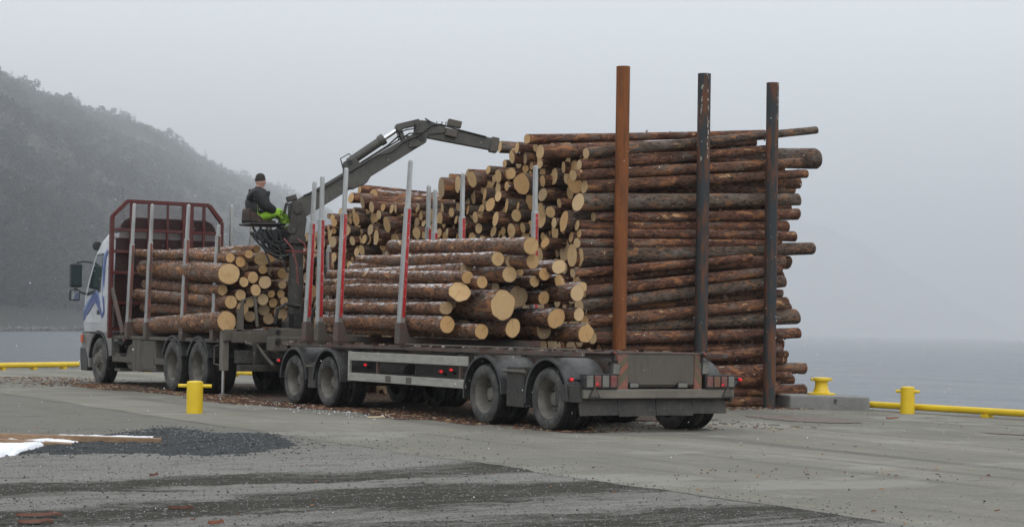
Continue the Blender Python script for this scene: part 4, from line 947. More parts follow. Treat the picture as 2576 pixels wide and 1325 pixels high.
# side guard frame: two aluminium rails, end post, red brackets
sg = MB().box(-.012, .02, 2.14, 5.95, .795, .93).build('side_guard', 'alu_rail', trl, bevel=.006)
MB().box(-.012, .02, 2.20, 5.95, .475, .60).build('lower_rail', 'alu_rail', sg, bevel=.006)
MB().box(-.014, .03, 5.955, 6.01, .47, .94).build('end_post', 'alu_rail', sg, bevel=.005)
MB().box(.021, .06, 5.02, 5.07, .5, .95).build('guard_bracket', 'red_dirty', sg); MB().box(.021, .06, 2.38, 2.43, .5, .95).box(.06, .7, 2.38, 2.42, .66, .70).build('guard_bracket', 'red_dirty', sg)
for y in (3.82, 4.5): MB().box(-.0155, -.012, y, y + .18, .49, .585).build('rail_joint', 'grime', sg)
def marker(P, mat='lamp_red', arm=None, r=.023):
    x, y, z = P; mb = MB(); mb.lathe([(0, -.045), (r * .8, -.036), (r, -.01), (r, 0)], (x, y, z), 'y', 14); o = mb.build('marker_lamp', mat, trl, smooth=True)
    mb = MB(); mb.lathe([(r + .008, -.008), (r + .01, .0), (r + .01, .04), (r * .5, .06), (0, .06)], (x, y, z), 'y', 14)
    if arm: mb.tube([(x, y + .03, z), arm], .02, 6)
    mb.build('lamp_housing', 'hose', o, smooth=True)
for uv, X in (((703, 906), .02), ((921, 917), .1), ((1112, 934), .15), ((1137, 930), .12)):
    P = at_x(uv[0], uv[1], X); marker(tuple(P), arm=(P[0] + .12, P[1] + .05, P[2] - .05))
P = at_y(1441, 954, -.72); marker(tuple(P), arm=(P[0] + .28, P[1] + .02, P[2] - .03))
P = at_y(1865, 954, -.80); marker(tuple(P), arm=(P[0] - .10, P[1] + .02, P[2] - .1))
P = at_y(1549, 887, -.86); marker(tuple(P), 'lamp_red_dim', arm=(P[0] + .03, P[1] + .05, P[2] - .12))
P = at_y(1776, 891, -.86); marker(tuple(P), 'lamp_red_dim', arm=(P[0] - .01, P[1] + .05, P[2] - .12))
# rear end
BY = -.80
MB().box(.74, 1.80, BY + .0, BY + .03, .63, 1.03).build('rear_panel', 'grime', trl, bevel=.006)
mb = MB(); mb.box(.56, 1.94, BY + .032, BY + .08, .60, 1.045); mb.box(.58, 1.92, BY - .01, BY + .03, 1.03, 1.055); mb.build('rear_crossbeam', 'red_dirty', trl, bevel=.008)
for x0, x1, fl in ((.575, .738, 0), (1.802, 1.925, 1)):
    bd = MB().box(x0, x1, BY - .004, BY + .03, .57, 1.03).build('hazard_board', 'hazard_red', trl)
    mb = MB()
    for k in range(2):
        z = .585 + k * .2
        P = [(x0 + .004, z), (x1 - .004, z + .16), (x1 - .004, z + .28), (x0 + .004, z + .12)]
        P = [(a_, min(b_, 1.025)) for a_, b_ in P]
        if fl: P = [(x0 + .004, min(1.02, z + .16)), (x0 + .004, min(1.025, z + .28)), (x1 - .004, z + .12), (x1 - .004, z)]
        mb.prism(P, BY - .007, BY - .003, 'xz')
    mb.build('hazard_stripe', 'hazard_yellow', bd)
MB().box(.05, 2.45, BY - .03, BY + .06, .455, .575).build('rear_bumper', 'grime_light', trl, bevel=.012)
mb = MB()
for x0, x1 in ((.03, .62), (.63, 1.22), (1.23, 1.8), (1.81, 2.36)):
    zb = .235 + uni(-.012, .012); mb.add([(x0, BY + .07, .45), (x1, BY + .07, .45), (x1, BY + .03 + uni(-.03, .03), zb), (x0, BY + .03, zb + uni(-.01, .01)), (x0, BY + .085, .45), (x1, BY + .085, .45), (x1, BY + .05, zb), (x0, BY + .05, zb)], [(0, 1, 2, 3), (7, 6, 5, 4), (0, 3, 7, 4), (1, 5, 6, 2), (2, 6, 7, 3), (0, 4, 5, 1)])
mb.build('mud_flap', 'grime_dark', trl)
mb = MB(); mb.box(-.0, .06, BY + .02, BY + .6, .40, .62); mb.box(2.42, 2.46, BY + .02, BY + .5, .40, .6); mb.box(.4, 2.1, BY + .1, BY + .2, .4, .66); mb.build('rear_bracket', 'grime_dark', trl, bevel=.01)
def lamp_cluster(x0, x1, z0, z1, mats):
    bx = MB().box(x0, x1, BY - .05, BY + .09, z0, z1).build('lamp_cluster', 'hose', trl, bevel=.012)
    n = len(mats); wd = (x1 - x0 - .02) / n
    for k, mt in enumerate(mats):
        a = x0 + .01 + k * wd; ln = MB().box(a + .012, a + wd - .012, BY - .062, BY - .048, z0 + .022, z1 - .022).build('lens', mt, bx, bevel=.012)
lamp_cluster(.045, .555, .58, .775, ['lamp_grey', 'lamp_red_dim', 'lamp_grey', 'lamp_red_dim'])
lamp_cluster(1.955, 2.45, .58, .765, ['lamp_red_dim', 'lamp_orange_dim', 'lamp_red_dim', 'lamp_grey'])
for x in (.225, 2.23): 
    P = (x, BY - .066, .645 if x < 1 else .63); MB().lathe([(0, -.004), (.016, -.002), (.016, .004), (0, .004)], P, 'y', 10).build('lit_bulb', 'lamp_red', trl)
for (x, z) in ((.545, .835), (1.975, .845)):
    mb = MB(); mb.prism([(x - .07, z - .085), (x + .06, z - .085), (x + .075, z + .07), (x - .06, z + .085)], BY - .02, BY + .10, 'xz'); wl = mb.build('work_lamp', 'grime_dark', trl, bevel=.015)
    MB().prism([(x - .055, z - .07), (x + .045, z - .07), (x + .058, z + .055), (x - .045, z + .07)], BY - .03, BY - .018, 'xz').build('lens', 'lamp_grey', wl, bevel=.01)
for a_, b_ in ((.42, .58), (1.94, 2.06)): MB().box(a_, b_, BY - .01, BY + .2, .933, .957).build('lamp_shelf', 'grime_dark', trl)
for x0, x1 in ((.75, .90), (1.52, 1.69)):
    pl = MB().box(x0, x1, BY - .02, BY + .05, .585, .665).build('plate_lamp', 'hose', trl, bevel=.01)
    MB().box(x0 + .012, x1 - .012, BY - .028, BY - .018, .597, .653).build('lens', 'lamp_grey', pl, bevel=.006)
for x in (.2, 2.33):
    tri = MB().prism([(x - .095, .465), (x + .095, .465), (x, .625)], BY - .046, BY - .032, 'xz').build('reflector_triangle', 'grime_dark', trl)
    MB().prism([(x - .068, .481), (x + .068, .481), (x, .595)], BY - .051, BY - .044, 'xz').build('reflector', 'grime', tri)
# litter of bark on the trailer deck
V, F = [], []; lr = random.Random(3)
for k in range(260):
    x, y = lr.uniform(.05, 2.4), lr.uniform(-.6, 8.6)
    if lr.random() < .5: x = lr.uniform(.05, .2)
    s_, l_ = lr.uniform(.01, .03), lr.uniform(.03, .12); a = lr.uniform(0, 3.1); c, q = math.cos(a), math.sin(a); z = 1.052; o = len(V)
    V += [(x + c * l_ - q * s_, y + q * l_ + c * s_, z), (x - c * l_ - q * s_, y - q * l_ + c * s_, z + lr.uniform(0, .03)), (x - c * l_ + q * s_, y - q * l_ - c * s_, z), (x + c * l_ + q * s_, y + q * l_ - c * s_, z + lr.uniform(0, .02))]; F.append((o, o + 1, o + 2, o + 3))
o = raw_mesh('bark_litter', V, F, 'bark_truck'); o.location = -wloc(trl); o.parent = trl; o['kind'] = 'stuff'

# ------------------------------------------------------------------ logs on the trailer
def Z3(x, y): return 786.2 + x * .29296, 534.6 + y * .29296
def end_pt(uv, Y, rpx):
    P = at_y(uv[0], uv[1], Y); return P, rpx * dep(P) / FOC
GT = 'pine logs loaded on the trailer'
TL = [  # zoom x, y, radius, end plane Y, far end (u, v, Y) or None, label, extras
 (1155, 960, 75, 3.15, (816, 808, 8.0), 'knobbly lowest log at the stake side of the trailer load, with a wavy pale end', {}),
 (1145, 818, 62, 3.2, (815, 770, 8.0), 'straight log on the lowest stake side one, grey brown end with a dark heart', {}),
 (1262, 680, 76, 3.0, (824, 728, 8.0), 'log with a broad slanting torn butt end above the two lowest on the trailer', dict(flare=1.30, tilt=(.5, .25), lobes=.18)),
 (1330, 555, 58, 2.95, (832, 690, 8.0), 'trailer log with a splintered white patch beside its round end, upper stake side', {}),
 (1590, 397, 65, 2.55, (905, 655, 8.1), 'snow flecked log, second from the top of the trailer load, with bright round end', {}),
 (1875, 285, 76, 2.15, (985, 620, 8.1), 'topmost trailer log, snow along its back and a dark crack across its round end', {}),
 (1455, 597, 53, 2.75, None, 'small round log tucked right of the splintered log in the trailer load', {}),
 (1450, 1020, 67, 2.75, None, 'bottom log with a small round end, right of the knobbly lowest log on the trailer', {}),
 (1635, 790, 138, 2.55, None, 'giant log, by far the thickest on the trailer, with a wavy pale face', dict(lobes=.10, oval=.88)),
 (1720, 990, 88, 2.6, None, 'bottom row log straight under the giant log of the trailer load', dict(oval=.82)),
 (1765, 720, 95, 2.95, None, 'thick greyish log end half hidden behind the giant log on the trailer', {}),
 (1690, 530, 73, 2.6, None, 'medium round log with bright end above the giant log of the trailer load', {}),
 (1707, 418, 62, 2.8, None, 'greyish round end beside the snow flecked second log high on the trailer load', {}),
 (1890, 417, 66, 2.3, None, 'tan round end directly beneath the topmost cracked log on the trailer', {}),
 (2115, 465, 74, 2.35, None, 'oval ended log, snow on its back, high on the trailer load near the rusty pipe', dict(oval=.8)),
 (1990, 527, 55, 2.5, None, 'small round end left below the high oval ended log on the trailer right', {}),
 (1905, 590, 52, 2.6, None, 'small dark barked log with round end above the empty gap of the trailer load', {}),
 (1780, 510, 38, 2.85, None, 'thinnest log end of the trailer load, beside the medium bright end above the giant log', {}),
 (2120, 590, 56, 2.65, None, 'half hidden flat topped end under the high oval ended log of the trailer load', dict(lobes=.2)),
 (2045, 685, 50, 2.85, None, 'small greyish end in the back of the right hand gap of the trailer load', {}),
 (1985, 730, 60, 2.7, None, 'round end with a slanting crack in the right hand gap of the trailer load', {}),
 (2272, 692, 72, 2.2, None, 'round end at the outer edge of the trailer load nearest the rusty pipe, mid height', {}),
 (2312, 640, 48, 2.45, None, 'lobed end peeping out behind the far right middle log of the trailer load', dict(lobes=.25)),
 (2092, 905, 98, 2.4, None, 'thick trailer log with snow lumps on its back and a wide cream end', dict(oval=.84, lobes=.08)),
 (2287, 873, 60, 2.3, None, 'round end right of the thick cream ended log, against the stack, on the trailer', {}),
 (2347, 1035, 85, 2.15, None, 'bottom right corner log of the trailer load, notched pale end lowest and furthest right', dict(lobes=.2)),
 (1985, 1010, 75, 2.75, None, 'half hidden grey tan bottom log between the one under the giant and the corner log', {}),
 (1570, 640, 40, 3.1, None, 'thin shadowed log end behind the gap above the giant log on the trailer', {}),
]
for i, (x, y, r, Y, far, lab, ex) in enumerate(TL):
    A, ra = end_pt(Z3(x, y), Y, r * .29296)
    B = at_y(*far) if far else np.array((A[0] + uni(-.08, .08), uni(7.9, 8.3), A[2] + uni(-.05, .05)))
    ob_ = log_obj(A, B, ra * (.86 if ex.get('flare', 1) > 1 else 1), ra * uni(.8, .92), 'bark_trailer', 'cut_grey' if i in (1, 10, 12, 19, 26, 27) else 'cut', lab, GT, n=28, ns=26, **ex)
    # packed inside
inner = [(1.05, 2.05, .12), (1.6, 1.95, .11), (.5, 1.7, .1), (1.45, 1.5, .13), (.75, 1.35, .11), (1.75, 2.15, .1), (.75, 2.2, .12)]
for x, z, r in inner:
    log_obj((x, 3.6, z), (x + uni(-.05, .05), 8.0, z), r, r * .9, 'bark_trailer', 'cut_grey', 'shadowed log deep inside the trailer load, set back between the outer logs', 'logs deep inside the trailer load')

# ------------------------------------------------------------------ logs on the lorry
def Z1(x, y): return 157.2 + x * .4508, 440.3 + y * .4508
GL = 'pine logs loaded on the lorry'
LL = [
 (935, 461, 27, 11.35, (340, 636, 16.9), 'top stake side log on the lorry with snow on its back and a small end', {}),
 (928, 550, 62, 11.2, (366, 676, 16.9), 'thickest upper log of the lorry load, big round face beside the rear stake', {}),
 (893, 640, 31, 11.5, (365, 714, 16.9), 'log with a small round end under the big upper face, stake side of the lorry', {}),
 (940, 708, 38, 11.25, (347, 740, 16.9), 'log with a cracked pale end in the middle of the lorry stake side column', {}),
 (880, 760, 33, 12.2, (362, 773, 16.9), 'bark stripped log between the cracked end log and the bottom log, lorry stake side', {}),
 (915, 815, 60, 11.3, (345, 822, 16.9), 'thick bottom log at the stake side of the lorry, orange tan face above the stabiliser', {}),
 (993, 484, 31, 11.4, None, 'round end right of the top stake side log on the lorry', {}),
 (1040, 441, 25, 11.3, None, 'slim topmost log on the lorry, bright round end under the operator seat', {}),
 (1085, 412, 22, 11.9, None, 'small pale end right at the top of the lorry load, below the dangling hoses', {}),
 (1112, 470, 38, 11.6, None, 'brown slanting log with no clear face, just under the hoses on the lorry load', dict(tilt=(.7, .2))),
 (1013, 508, 27, 11.7, None, 'dark brown weathered end between the big upper face and its neighbours on the lorry', {}),
 (1118, 527, 27, 11.4, None, 'small round end left of the crane column in the upper lorry load', {}),
 (1062, 570, 33, 11.3, None, 'round pale end right of the big upper face on the lorry', {}),
 (1012, 596, 29, 11.3, None, 'smaller end touching the lower right of the big upper face on the lorry', {}),
 (1130, 598, 38, 11.35, None, 'broad round end in the centre right of the lorry load', {}),
 (1078, 641, 34, 11.3, None, 'round end below centre, left of the gap in the lorry load', {}),
 (993, 669, 33, 11.4, None, 'brownish round end right above the pair of lower middle ends on the lorry', {}),
 (1165, 663, 22, 11.5, None, 'smallest pale disc in the right half of the lorry load', {}),
 (1170, 540, 28, 11.8, None, 'shadowed log end beside the crane column, upper row of the lorry load', {}),
 (1228, 548, 32, 11.5, None, 'oval end close against the crane column, upper right of the lorry load', {}),
 (1226, 612, 24, 11.5, None, 'round end against the crane column at mid height of the lorry load', {}),
 (1218, 663, 24, 11.6, None, 'dull end against the crane column below mid height of the lorry load', {}),
 (1003, 746, 38, 11.3, None, 'round bright end low in the lorry load, right of the cracked end log', {}),
 (1048, 710, 28, 11.5, None, 'round end partly behind the ladder frame, left side, lorry load', {}),
 (1118, 693, 34, 11.5, None, 'end seen through the ladder frame above the stabiliser beam of the lorry', {}),
 (1175, 712, 27, 11.6, None, 'dim end just right of the ladder frame on the lorry', {}),
 (1240, 708, 30, 11.5, None, 'tan end low beside the crane column of the lorry', {}),
 (1045, 787, 33, 11.6, None, 'grey end at the bottom left behind the ladder frame of the lorry', {}),
 (1212, 765, 38, 11.6, None, 'broad dull end at the bottom right by the crane foot on the lorry', {}),
 (1252, 803, 28, 11.6, None, 'lowest small end tucked against the crane foot of the lorry', {}),
 (1125, 748, 35, 11.7, None, 'shadowed end behind the lower bars of the ladder frame, lorry load', {}),
 (1150, 800, 34, 11.7, None, 'bottom row end hidden mostly behind the hose bundle of the lorry', {}),
]
for i, (x, y, r, Y, far, lab, ex) in enumerate(LL):
    A, ra = end_pt(Z1(x, y), Y, r * .4508)
    B = at_y(*far) if far else np.array((A[0] + uni(-.1, .1), uni(16.4, 17.0), A[2] + uni(-.06, .06)))
    log_obj(A, B, ra, ra * uni(.82, .95), 'bark_truck', 'cut_grey' if i in (10, 18, 27, 28, 30, 31) else 'cut', lab, GL, n=22, ns=22, **ex)
for x, z, r in [(.6, 2.7, .12), (1.3, 2.65, .12), (1.9, 2.6, .13), (1.0, 2.1, .13), (1.8, 2.1, .13), (.7, 1.5, .12), (1.6, 1.5, .13), (2.2, 1.4, .12), (2.2, 2.0, .12), (2.2, 2.75, .1), (1.1, 1.35, .1)]:
    log_obj((x, 12.3, z), (x, 17.0, z), r, r * .9, 'bark_truck', 'cut_grey', 'shadowed log deep inside the lorry load, set back between the outer logs', 'logs deep inside the lorry load')

# bark shreds hanging from the loads
V, F = [], []; sr = random.Random(12)
for k in range(70):
    lo = sr.random() < .35; y0 = sr.uniform(11.8, 16.5) if lo else sr.uniform(3.3, 7.9); z0 = sr.choice((1.27, 1.5, 1.72, 1.95)) + sr.uniform(-.05, .02); x0 = .09 + sr.uniform(-.01, .05); L_ = sr.uniform(.03, .16); w_ = sr.uniform(.004, .012); o_ = len(V); d = sr.uniform(-.05, .05)
    for i in range(4):
        t = i / 3; V += [(x0 - .02 * math.sin(t * 3), y0 + d * t - w_ * (1 - t * .7), z0 - L_ * t), (x0 - .02 * math.sin(t * 3) + .003, y0 + d * t + w_ * (1 - t * .7), z0 - L_ * t)]
    F += [(o_ + 2 * i, o_ + 2 * i + 1, o_ + 2 * i + 3, o_ + 2 * i + 2) for i in range(3)]
tag(raw_mesh('bark_shreds', V, F, M('bark_shred', (.26, .12, .055), .9).m), kind='stuff')

# ------------------------------------------------------------------ the big stack on the quay
def R3(x, y): return 1195 + x * .3418, 283 + y * .3418
def R4(x, y): return 1257.9 + x * .3559, 566 + y * .3559
PN = (1, .12, 0)
GP = 'long logs on the near side of the quayside stack'
NF = [  # (left end), (right end), radius left px, right px, Y, bark, label
 (R3(385, 195), R3(2130, 152), 13, 9, 6.35, 0, 'topmost straight log of the stack with snow crumbs, running level behind the steel pipes'),
 (R3(480, 290), R3(2050, 215), 19, 14, 6.22, 0, 'reddish log near the stack top with a wide oval end, just under the topmost one'),
 (R3(818, 300), R3(2510, 130), 14, 9.5, 5.80, 1, 'long knotty grey log slanting up past all three pipes, its thin tip sticking out'),
 (R3(768, 385), R3(2160, 270), 13, 11, 5.86, 0, 'dark red climbing log directly under the long knotty one'),
 (R3(1000, 330), R3(2500, 338), 22, 27, 6.3, 1, 'log with a thick snowy butt end jutting past the third pipe near the top'),
 (R3(722, 462), R3(2400, 370), 14, 12, 5.85, 0, 'log with a round cream end climbing right below the dark red climbing log'),
 (R3(805, 545), R3(2435, 450), 17, 11, 5.88, 0, 'rough barked log above the dark hollow, its far end small and reddish'),
 (R3(735, 520), R3(2385, 520), 25, 14, 6.3, 0, 'wide grey cut log behind the rough barked one, dark tail past the third pipe'),
 (R3(1100, 560), R3(2340, 570), 14, 13, 6.35, 0, 'log deep in the dark hollow below the upper third of the stack'),
 (R3(760, 660), R3(2380, 640), 23, 15, 5.85, 1, 'thick pale grey straight log beneath the dark hollow, wide oval end at left'),
 (R3(873, 768), R3(2370, 748), 12, 14.5, 5.86, 0, 'log with the shortest left reach, a splintered strip before the second pipe'),
 (R3(752, 830), R3(2285, 838), 14, 15, 5.92, 0, 'level log third below the thick pale grey one, stub end at the third pipe'),
 (R3(767, 890), R3(2345, 912), 12, 14, 5.86, 0, 'slender level log under the stub ended one, torn bark at the second pipe'),
 (R3(752, 960), R3(2230, 962), 13, 11, 5.86, 0, 'lowest of three slender level logs at mid height of the stack'),
 (R3(765, 1060), R3(2475, 1000), 25, 16, 5.88, 1, 'thick grey climbing log at mid height, jutting furthest right below the snow line'),
 (R4(515, 340), R4(1775, 232), 12, 10, 5.78, 0, 'thin climbing log just under the thick grey climbing one'),
 (R4(545, 400), R4(1775, 272), 15, 7, 6.0, 0, 'tapering log whose small round tip ends short of the third pipe'),
 (R4(590, 470), R4(1975, 318), 15, 12, 5.83, 0, 'climbing log with two bare wood scars between first and second pipe'),
 (R4(560, 570), R4(2000, 395), 18, 17, 5.86, 1, 'silvery scaled climbing log with a blunt end right of the third pipe'),
 (R4(600, 610), R4(1790, 508), 13, 11, 6.08, 0, 'shadowed climbing log ending before the third pipe, under the silvery one'),
 (R4(600, 680), R4(2025, 545), 16, 14, 5.83, 0, 'ridged climbing log with flaking brown bark, lower half of the stack'),
 (R4(900, 715), R4(2040, 580), 14, 12, 6.1, 0, 'log mostly hidden behind the ridged climbing one, tip at lower right'),
 (R4(640, 745), R4(2085, 645), 14, 20, 5.95, 1, 'log with a fat bark covered butt right of the third pipe, lower half'),
 (R4(655, 795), R4(2110, 762), 17, 14, 5.84, 0, 'straight brown log with hanging bark strips above the trailer rail'),
 (R4(700, 872), R4(1980, 872), 11, 14, 5.95, 0, 'dark log in the row right over the trailer deck, blunt tail by the third pipe'),
 (R4(1350, 935), R4(1975, 885), 13, 14, 5.82, 0, 'peeled orange patched log just above the right tail lamps of the trailer'),
 (R4(1350, 1065), R4(1885, 1062), 24, 30, 5.86, 0, 'very fat flared log low on the stack behind the trailer rear lamps'),
 (R4(1400, 1000), R4(2150, 1012), 14, 15, 6.25, 0, 'log end low on the right whose slanted tip points at the mushroom bollard'),
 (R4(1500, 1095), R4(2065, 1090), 14, 12, 6.3, 0, 'short dark log tail between two longer ones right of the third pipe, near the ground'),
 (R4(1500, 1170), R4(2145, 1160), 15, 14, 5.95, 0, 'wet dark red log one above the ground, snow flecks on it'),
 (R4(1500, 1252), R4(1840, 1258), 13, 13, 5.92, 0, 'bottom log of the near side lying on the quay at the third pipe foot'),
]
for k, (a_, b_, ra, rb, Y, grey, lab) in enumerate(NF):
    A = at_y(*a_, Y); B = at_y(*b_, Y + .03); r0 = ra * dep(A) / FOC; r1 = rb * dep(B) / FOC
    if A[2] < .5: A[2] = max(A[2], r0); 
    B[2] = max(B[2], r1 * .98)
    log_obj(A, B, r0, r1, 'bark_pile_grey' if grey else 'bark_pile', 'cut', lab, GP, n=22, ns=30, tilt=(uni(-.2, .2), uni(-.2, .2)), flare=1.12 if k in (7, 14, 26) else 1, lobes=.16 if k in (6, 7, 14, 26) else .04)
# hand placed ends at the skyline of the stack (zoom of 700 px at 1700, 500)
def R5(x, y): return (1700 + x / 2.2086) / 1.59006, (500 + y / 2.2086) / 1.59006
def R6(x, y): return (1250 + x / 2.65) / 1.59006, (650 + y / 2.65) / 1.59006
FP = (4.22, 6, 0)
HE = [  # centre in zoom, vertical radius, setback, far radius factor
 (R5, 905, 128, 50, 0), (R5, 664, 195, 57, .1), (R5, 815, 200, 55, .05), (R5, 1018, 240, 70, -.05), (R5, 768, 283, 60, .05), (R5, 880, 290, 58, .2), (R5, 705, 340, 37, .25), (R5, 560, 397, 42, .1),
 (R5, 888, 385, 42, .25), (R5, 1015, 350, 40, .1), (R5, 648, 452, 62, .1), (R5, 735, 436, 55, .15), (R5, 764, 428, 55, .1), (R5, 855, 520, 105, -.12), (R5, 372, 440, 60, .15), (R5, 417, 480, 75, -.05), (R5, 228, 472, 45, .2),
 (R5, 145, 555, 100, -.1), (R5, 290, 522, 84, .0), (R5, 207, 562, 38, .2), (R5, 603, 507, 45, .2), (R5, 724, 540, 47, .1), (R5, 530, 610, 60, .05), (R5, 648, 628, 55, .05), (R5, 722, 712, 68, .0), (R5, 578, 705, 65, .05),
 (R5, 823, 716, 42, .1), (R5, 808, 798, 60, .05), (R5, 625, 830, 78, -.05), (R5, 700, 825, 40, .15), (R5, 445, 815, 53, .05), (R5, 764, 930, 66, .05), (R5, 865, 908, 50, .1), (R5, 155, 730, 52, .05), (R5, 235, 772, 44, .05), (R5, 298, 728, 42, .1), (R5, 380, 750, 50, .15),
 (R5, 275, 835, 40, .1), (R5, 195, 945, 42, .1), (R5, 135, 815, 58, .1), (R5, 1262, 140, 46, .3), (R5, 1420, 245, 0, 0), (R5, 1268, 305, 65, .2), (R5, 1225, 375, 55, .1), (R5, 1040, 495, 55, .1), (R5, 1040, 615, 62, .05), (R5, 1187, 690, 52, .0), (R5, 1110, 768, 58, .0), (R5, 1048, 742, 40, .1),
 (R5, 1142, 865, 52, .0), (R5, 1230, 850, 100, -.1), (R5, 1220, 910, 55, .15), (R5, 1035, 855, 62, .15), (R5, 1062, 1040, 52, -.05), (R5, 1292, 990, 52, -.05), (R5, 1300, 1150, 120, -.02), (R5, 1165, 1130, 45, .4), (R5, 1100, 955, 28, .4), (R5, 605, 940, 50, .35), (R5, 700, 950, 32, .45), (R5, 655, 962, 34, .4), (R5, 260, 650, 34, .45), (R5, 1110, 410, 35, .5), (R5, 285, 980, 28, .2),
 (R6, 410, 375, 57, 0), (R6, 530, 420, 80, -.05), (R6, 627, 472, 64, 0), (R6, 748, 476, 46, .05), (R6, 882, 482, 58, 0), (R6, 840, 490, 54, .15), (R6, 1125, 467, 47, 0), (R6, 465, 600, 70, -.05), (R6, 445, 550, 42, .2), (R6, 705, 552, 52, 0), (R6, 668, 580, 55, .1), (R6, 790, 658, 90, -.1), (R6, 700, 645, 40, .2),
 (R6, 880, 706, 46, .05), (R6, 615, 712, 65, 0), (R6, 676, 793, 88, -.05), (R6, 878, 810, 72, .05), (R6, 1150, 568, 50, .05), (R6, 1105, 745, 72, 0), (R6, 1180, 770, 45, .05), (R6, 1180, 640, 45, .1), (R6, 1110, 640, 40, .2), (R6, 375, 725, 57, 0), (R6, 420, 718, 40, .1), (R6, 522, 728, 35, .1), (R6, 424, 830, 53, 0), (R6, 512, 820, 45, .1), (R6, 550, 812, 57, .05), (R6, 590, 820, 55, .1),
 (R6, 470, 948, 50, .05), (R6, 523, 928, 60, .02), (R6, 392, 1085, 48, .05), (R6, 425, 1022, 26, .2), (R6, 225, 1003, 60, 0), (R6, 215, 840, 65, 0), (R6, 248, 818, 45, .05), (R6, 228, 722, 42, .1), (R6, 233, 640, 50, .05), (R6, 213, 588, 40, .1), (R6, 170, 568, 30, .1), (R6, 170, 935, 50, .1), (R6, 200, 745, 50, .15), (R6, 222, 1090, 45, .1), (R6, 30, 875, 55, .1), (R6, 170, 1130, 45, .1),
 (R6, 1360, 585, 66, 0), (R6, 300, 520, 45, .1),
]
ZN = [(868, 'left of the third near stake'), (1025, 'between the third and fourth near stakes'), (1098, 'just left of the paired far stakes'),
      (1166, 'just right of the paired far stakes'), (1350, 'between the last two far stakes'), (9999, 'right of the last far stake')]
def zone(P):
    u = px(P)[0]
    return next(n_ for lim, n_ in ZN if u < lim)
SL = []
def size_word(r): return 'thin' if r < .085 else ('medium' if r < .13 else 'thick')
placed = []; n_ind = 0
def stack_log(P, r, Lg, tz, ty, cut='cut', **kw):
    zn, sw = zone(P), size_word(r)
    A = Vector(P); B = A + Vector((Lg, ty, tz))
    o = log_obj(A, B, r, r * uni(.75, .95), 'bark_pile' if rnd() < .7 else 'bark_pile_grey', cut if rnd() < .9 else 'cut_grey',
                '%s log end in the big stack, %s' % (sw, zn), '%s log ends in the big stack, %s' % (sw, zn), n=18, ns=6, **kw)
    SL.append((o, zn, r, px(P))); return o
for fn, x, y, rz, sb in HE:
    if rz == 0: continue
    u, v = fn(x, y); k = (1 / 2.2086 if fn is R5 else 1 / 2.65) / 1.59006
    P = at_plane(u, v, (FP[0] + sb, 6, 0), PN); r = rz * k * dep(P) / FOC * .97
    stack_log(P, r, uni(4.2, 4.8), uni(-.05, .12), uni(-.12, .12), tilt=(uni(-.3, .3), uni(-.25, .25)), oval=uni(.82, 1), lobes=.14 if r > .16 else .07)
    placed.append((P[1], P[2], r)); n_ind += 1
# long log lying on top of the far part, bark side to us, and a snowy stripped one beneath it
A = at_plane(905, 478, (5.0, 6, 0), PN); B = A + np.array((4.4, -1.5, -.12))
log_obj(A, at_plane(1140, 500, (6.9, 6, 0), PN), .12, .085, 'bark_pile', 'cut', 'reddish log lying on the very top of the far low stack behind the crane boom', 'topping logs of the far low part of the stack', n=20, ns=24)
log_obj(at_plane(940, 492, (4.7, 6, 0), PN), at_plane(1130, 508, (6.6, 6, 0), PN), .14, .12, 'bark_trailer', 'cut', 'bark stripped snowy log under the topping log on the far low stack', 'topping logs of the far low part of the stack', n=20, ns=24)
# fill the gaps: drop circles onto the heap under the skyline
PROF = [(5.95, 4.45), (7.3, 4.7), (8.1, 4.62), (8.15, 4.15), (9.0, 4.18), (10.0, 4.02), (10.15, 3.62), (12.0, 3.72), (13.2, 3.85), (14.0, 3.55), (15.5, 3.3), (17.0, 2.9)]
def prof(y): return float(np.interp(y, [q[0] for q in PROF], [q[1] for q in PROF]))
circ = []; rr_ = np.random.RandomState(11)
ys_ = np.linspace(6.12, 16.8, 180)
for it in range(1500):
    r = float(np.clip(rr_.lognormal(math.log(.108), .3), .06, .2))
    if circ:
        cy = np.array([c[0] for c in circ]); cz = np.array([c[1] for c in circ]); cr = np.array([c[2] for c in circ])
        dy = np.abs(ys_[:, None] - cy[None]); R_ = cr[None] + r
        zz = np.where(dy < R_, cz[None] + np.sqrt(np.maximum(R_ ** 2 - dy ** 2, 0)), r).max(1)
    else: zz = np.full(len(ys_), r)
    zz = zz + rr_.rand(len(ys_)) * .02; zz[(ys_ - r < 6.05)] = 99
    i = int(np.argmin(zz - np.array([prof(y) for y in ys_]) * 1.0)) if it > 250 else int(np.argmin(zz))
    if zz[i] + r < prof(ys_[i]): circ.append((float(ys_[i]), float(zz[i]), r))
def seen(u, v):
    sky_ = [(700, 700), (810, 720), (830, 690), (905, 650), (985, 610), (1340, 600), (1362, 640), (1420, 655), (1430, 720), (1475, 730), (1490, 860)]
    return u > 815 and v < np.interp(u, [q[0] for q in sky_], [q[1] for q in sky_]) + 12
bulk = []; cand = []
pl = np.array(placed)
for (y, z, r) in circ:
    x = FP[0] - .12 * (y - 6) + uni(.16, .4)
    dmin = (np.hypot(pl[:, 0] - y, pl[:, 1] - z) - pl[:, 2] - r * .25).min()
    u, v = px((x, y, z))
    if seen(u, v):
        if dmin > -.03: cand.append((x, y, z, r))
    else: bulk.append((x, y, z, r))
cand.sort(key=lambda c: -c[3])
for c in cand[:260 - n_ind]:
    x, y, z, r = c; stack_log((x, y, z), r, uni(4.2, 4.7), uni(-.04, .1), uni(-.1, .1), 'cut', tilt=(uni(-.2, .2), uni(-.2, .2)), oval=uni(.85, 1), lobes=.05)
bulk += cand[260 - n_ind:]
V, F, mi_ = [], [], []
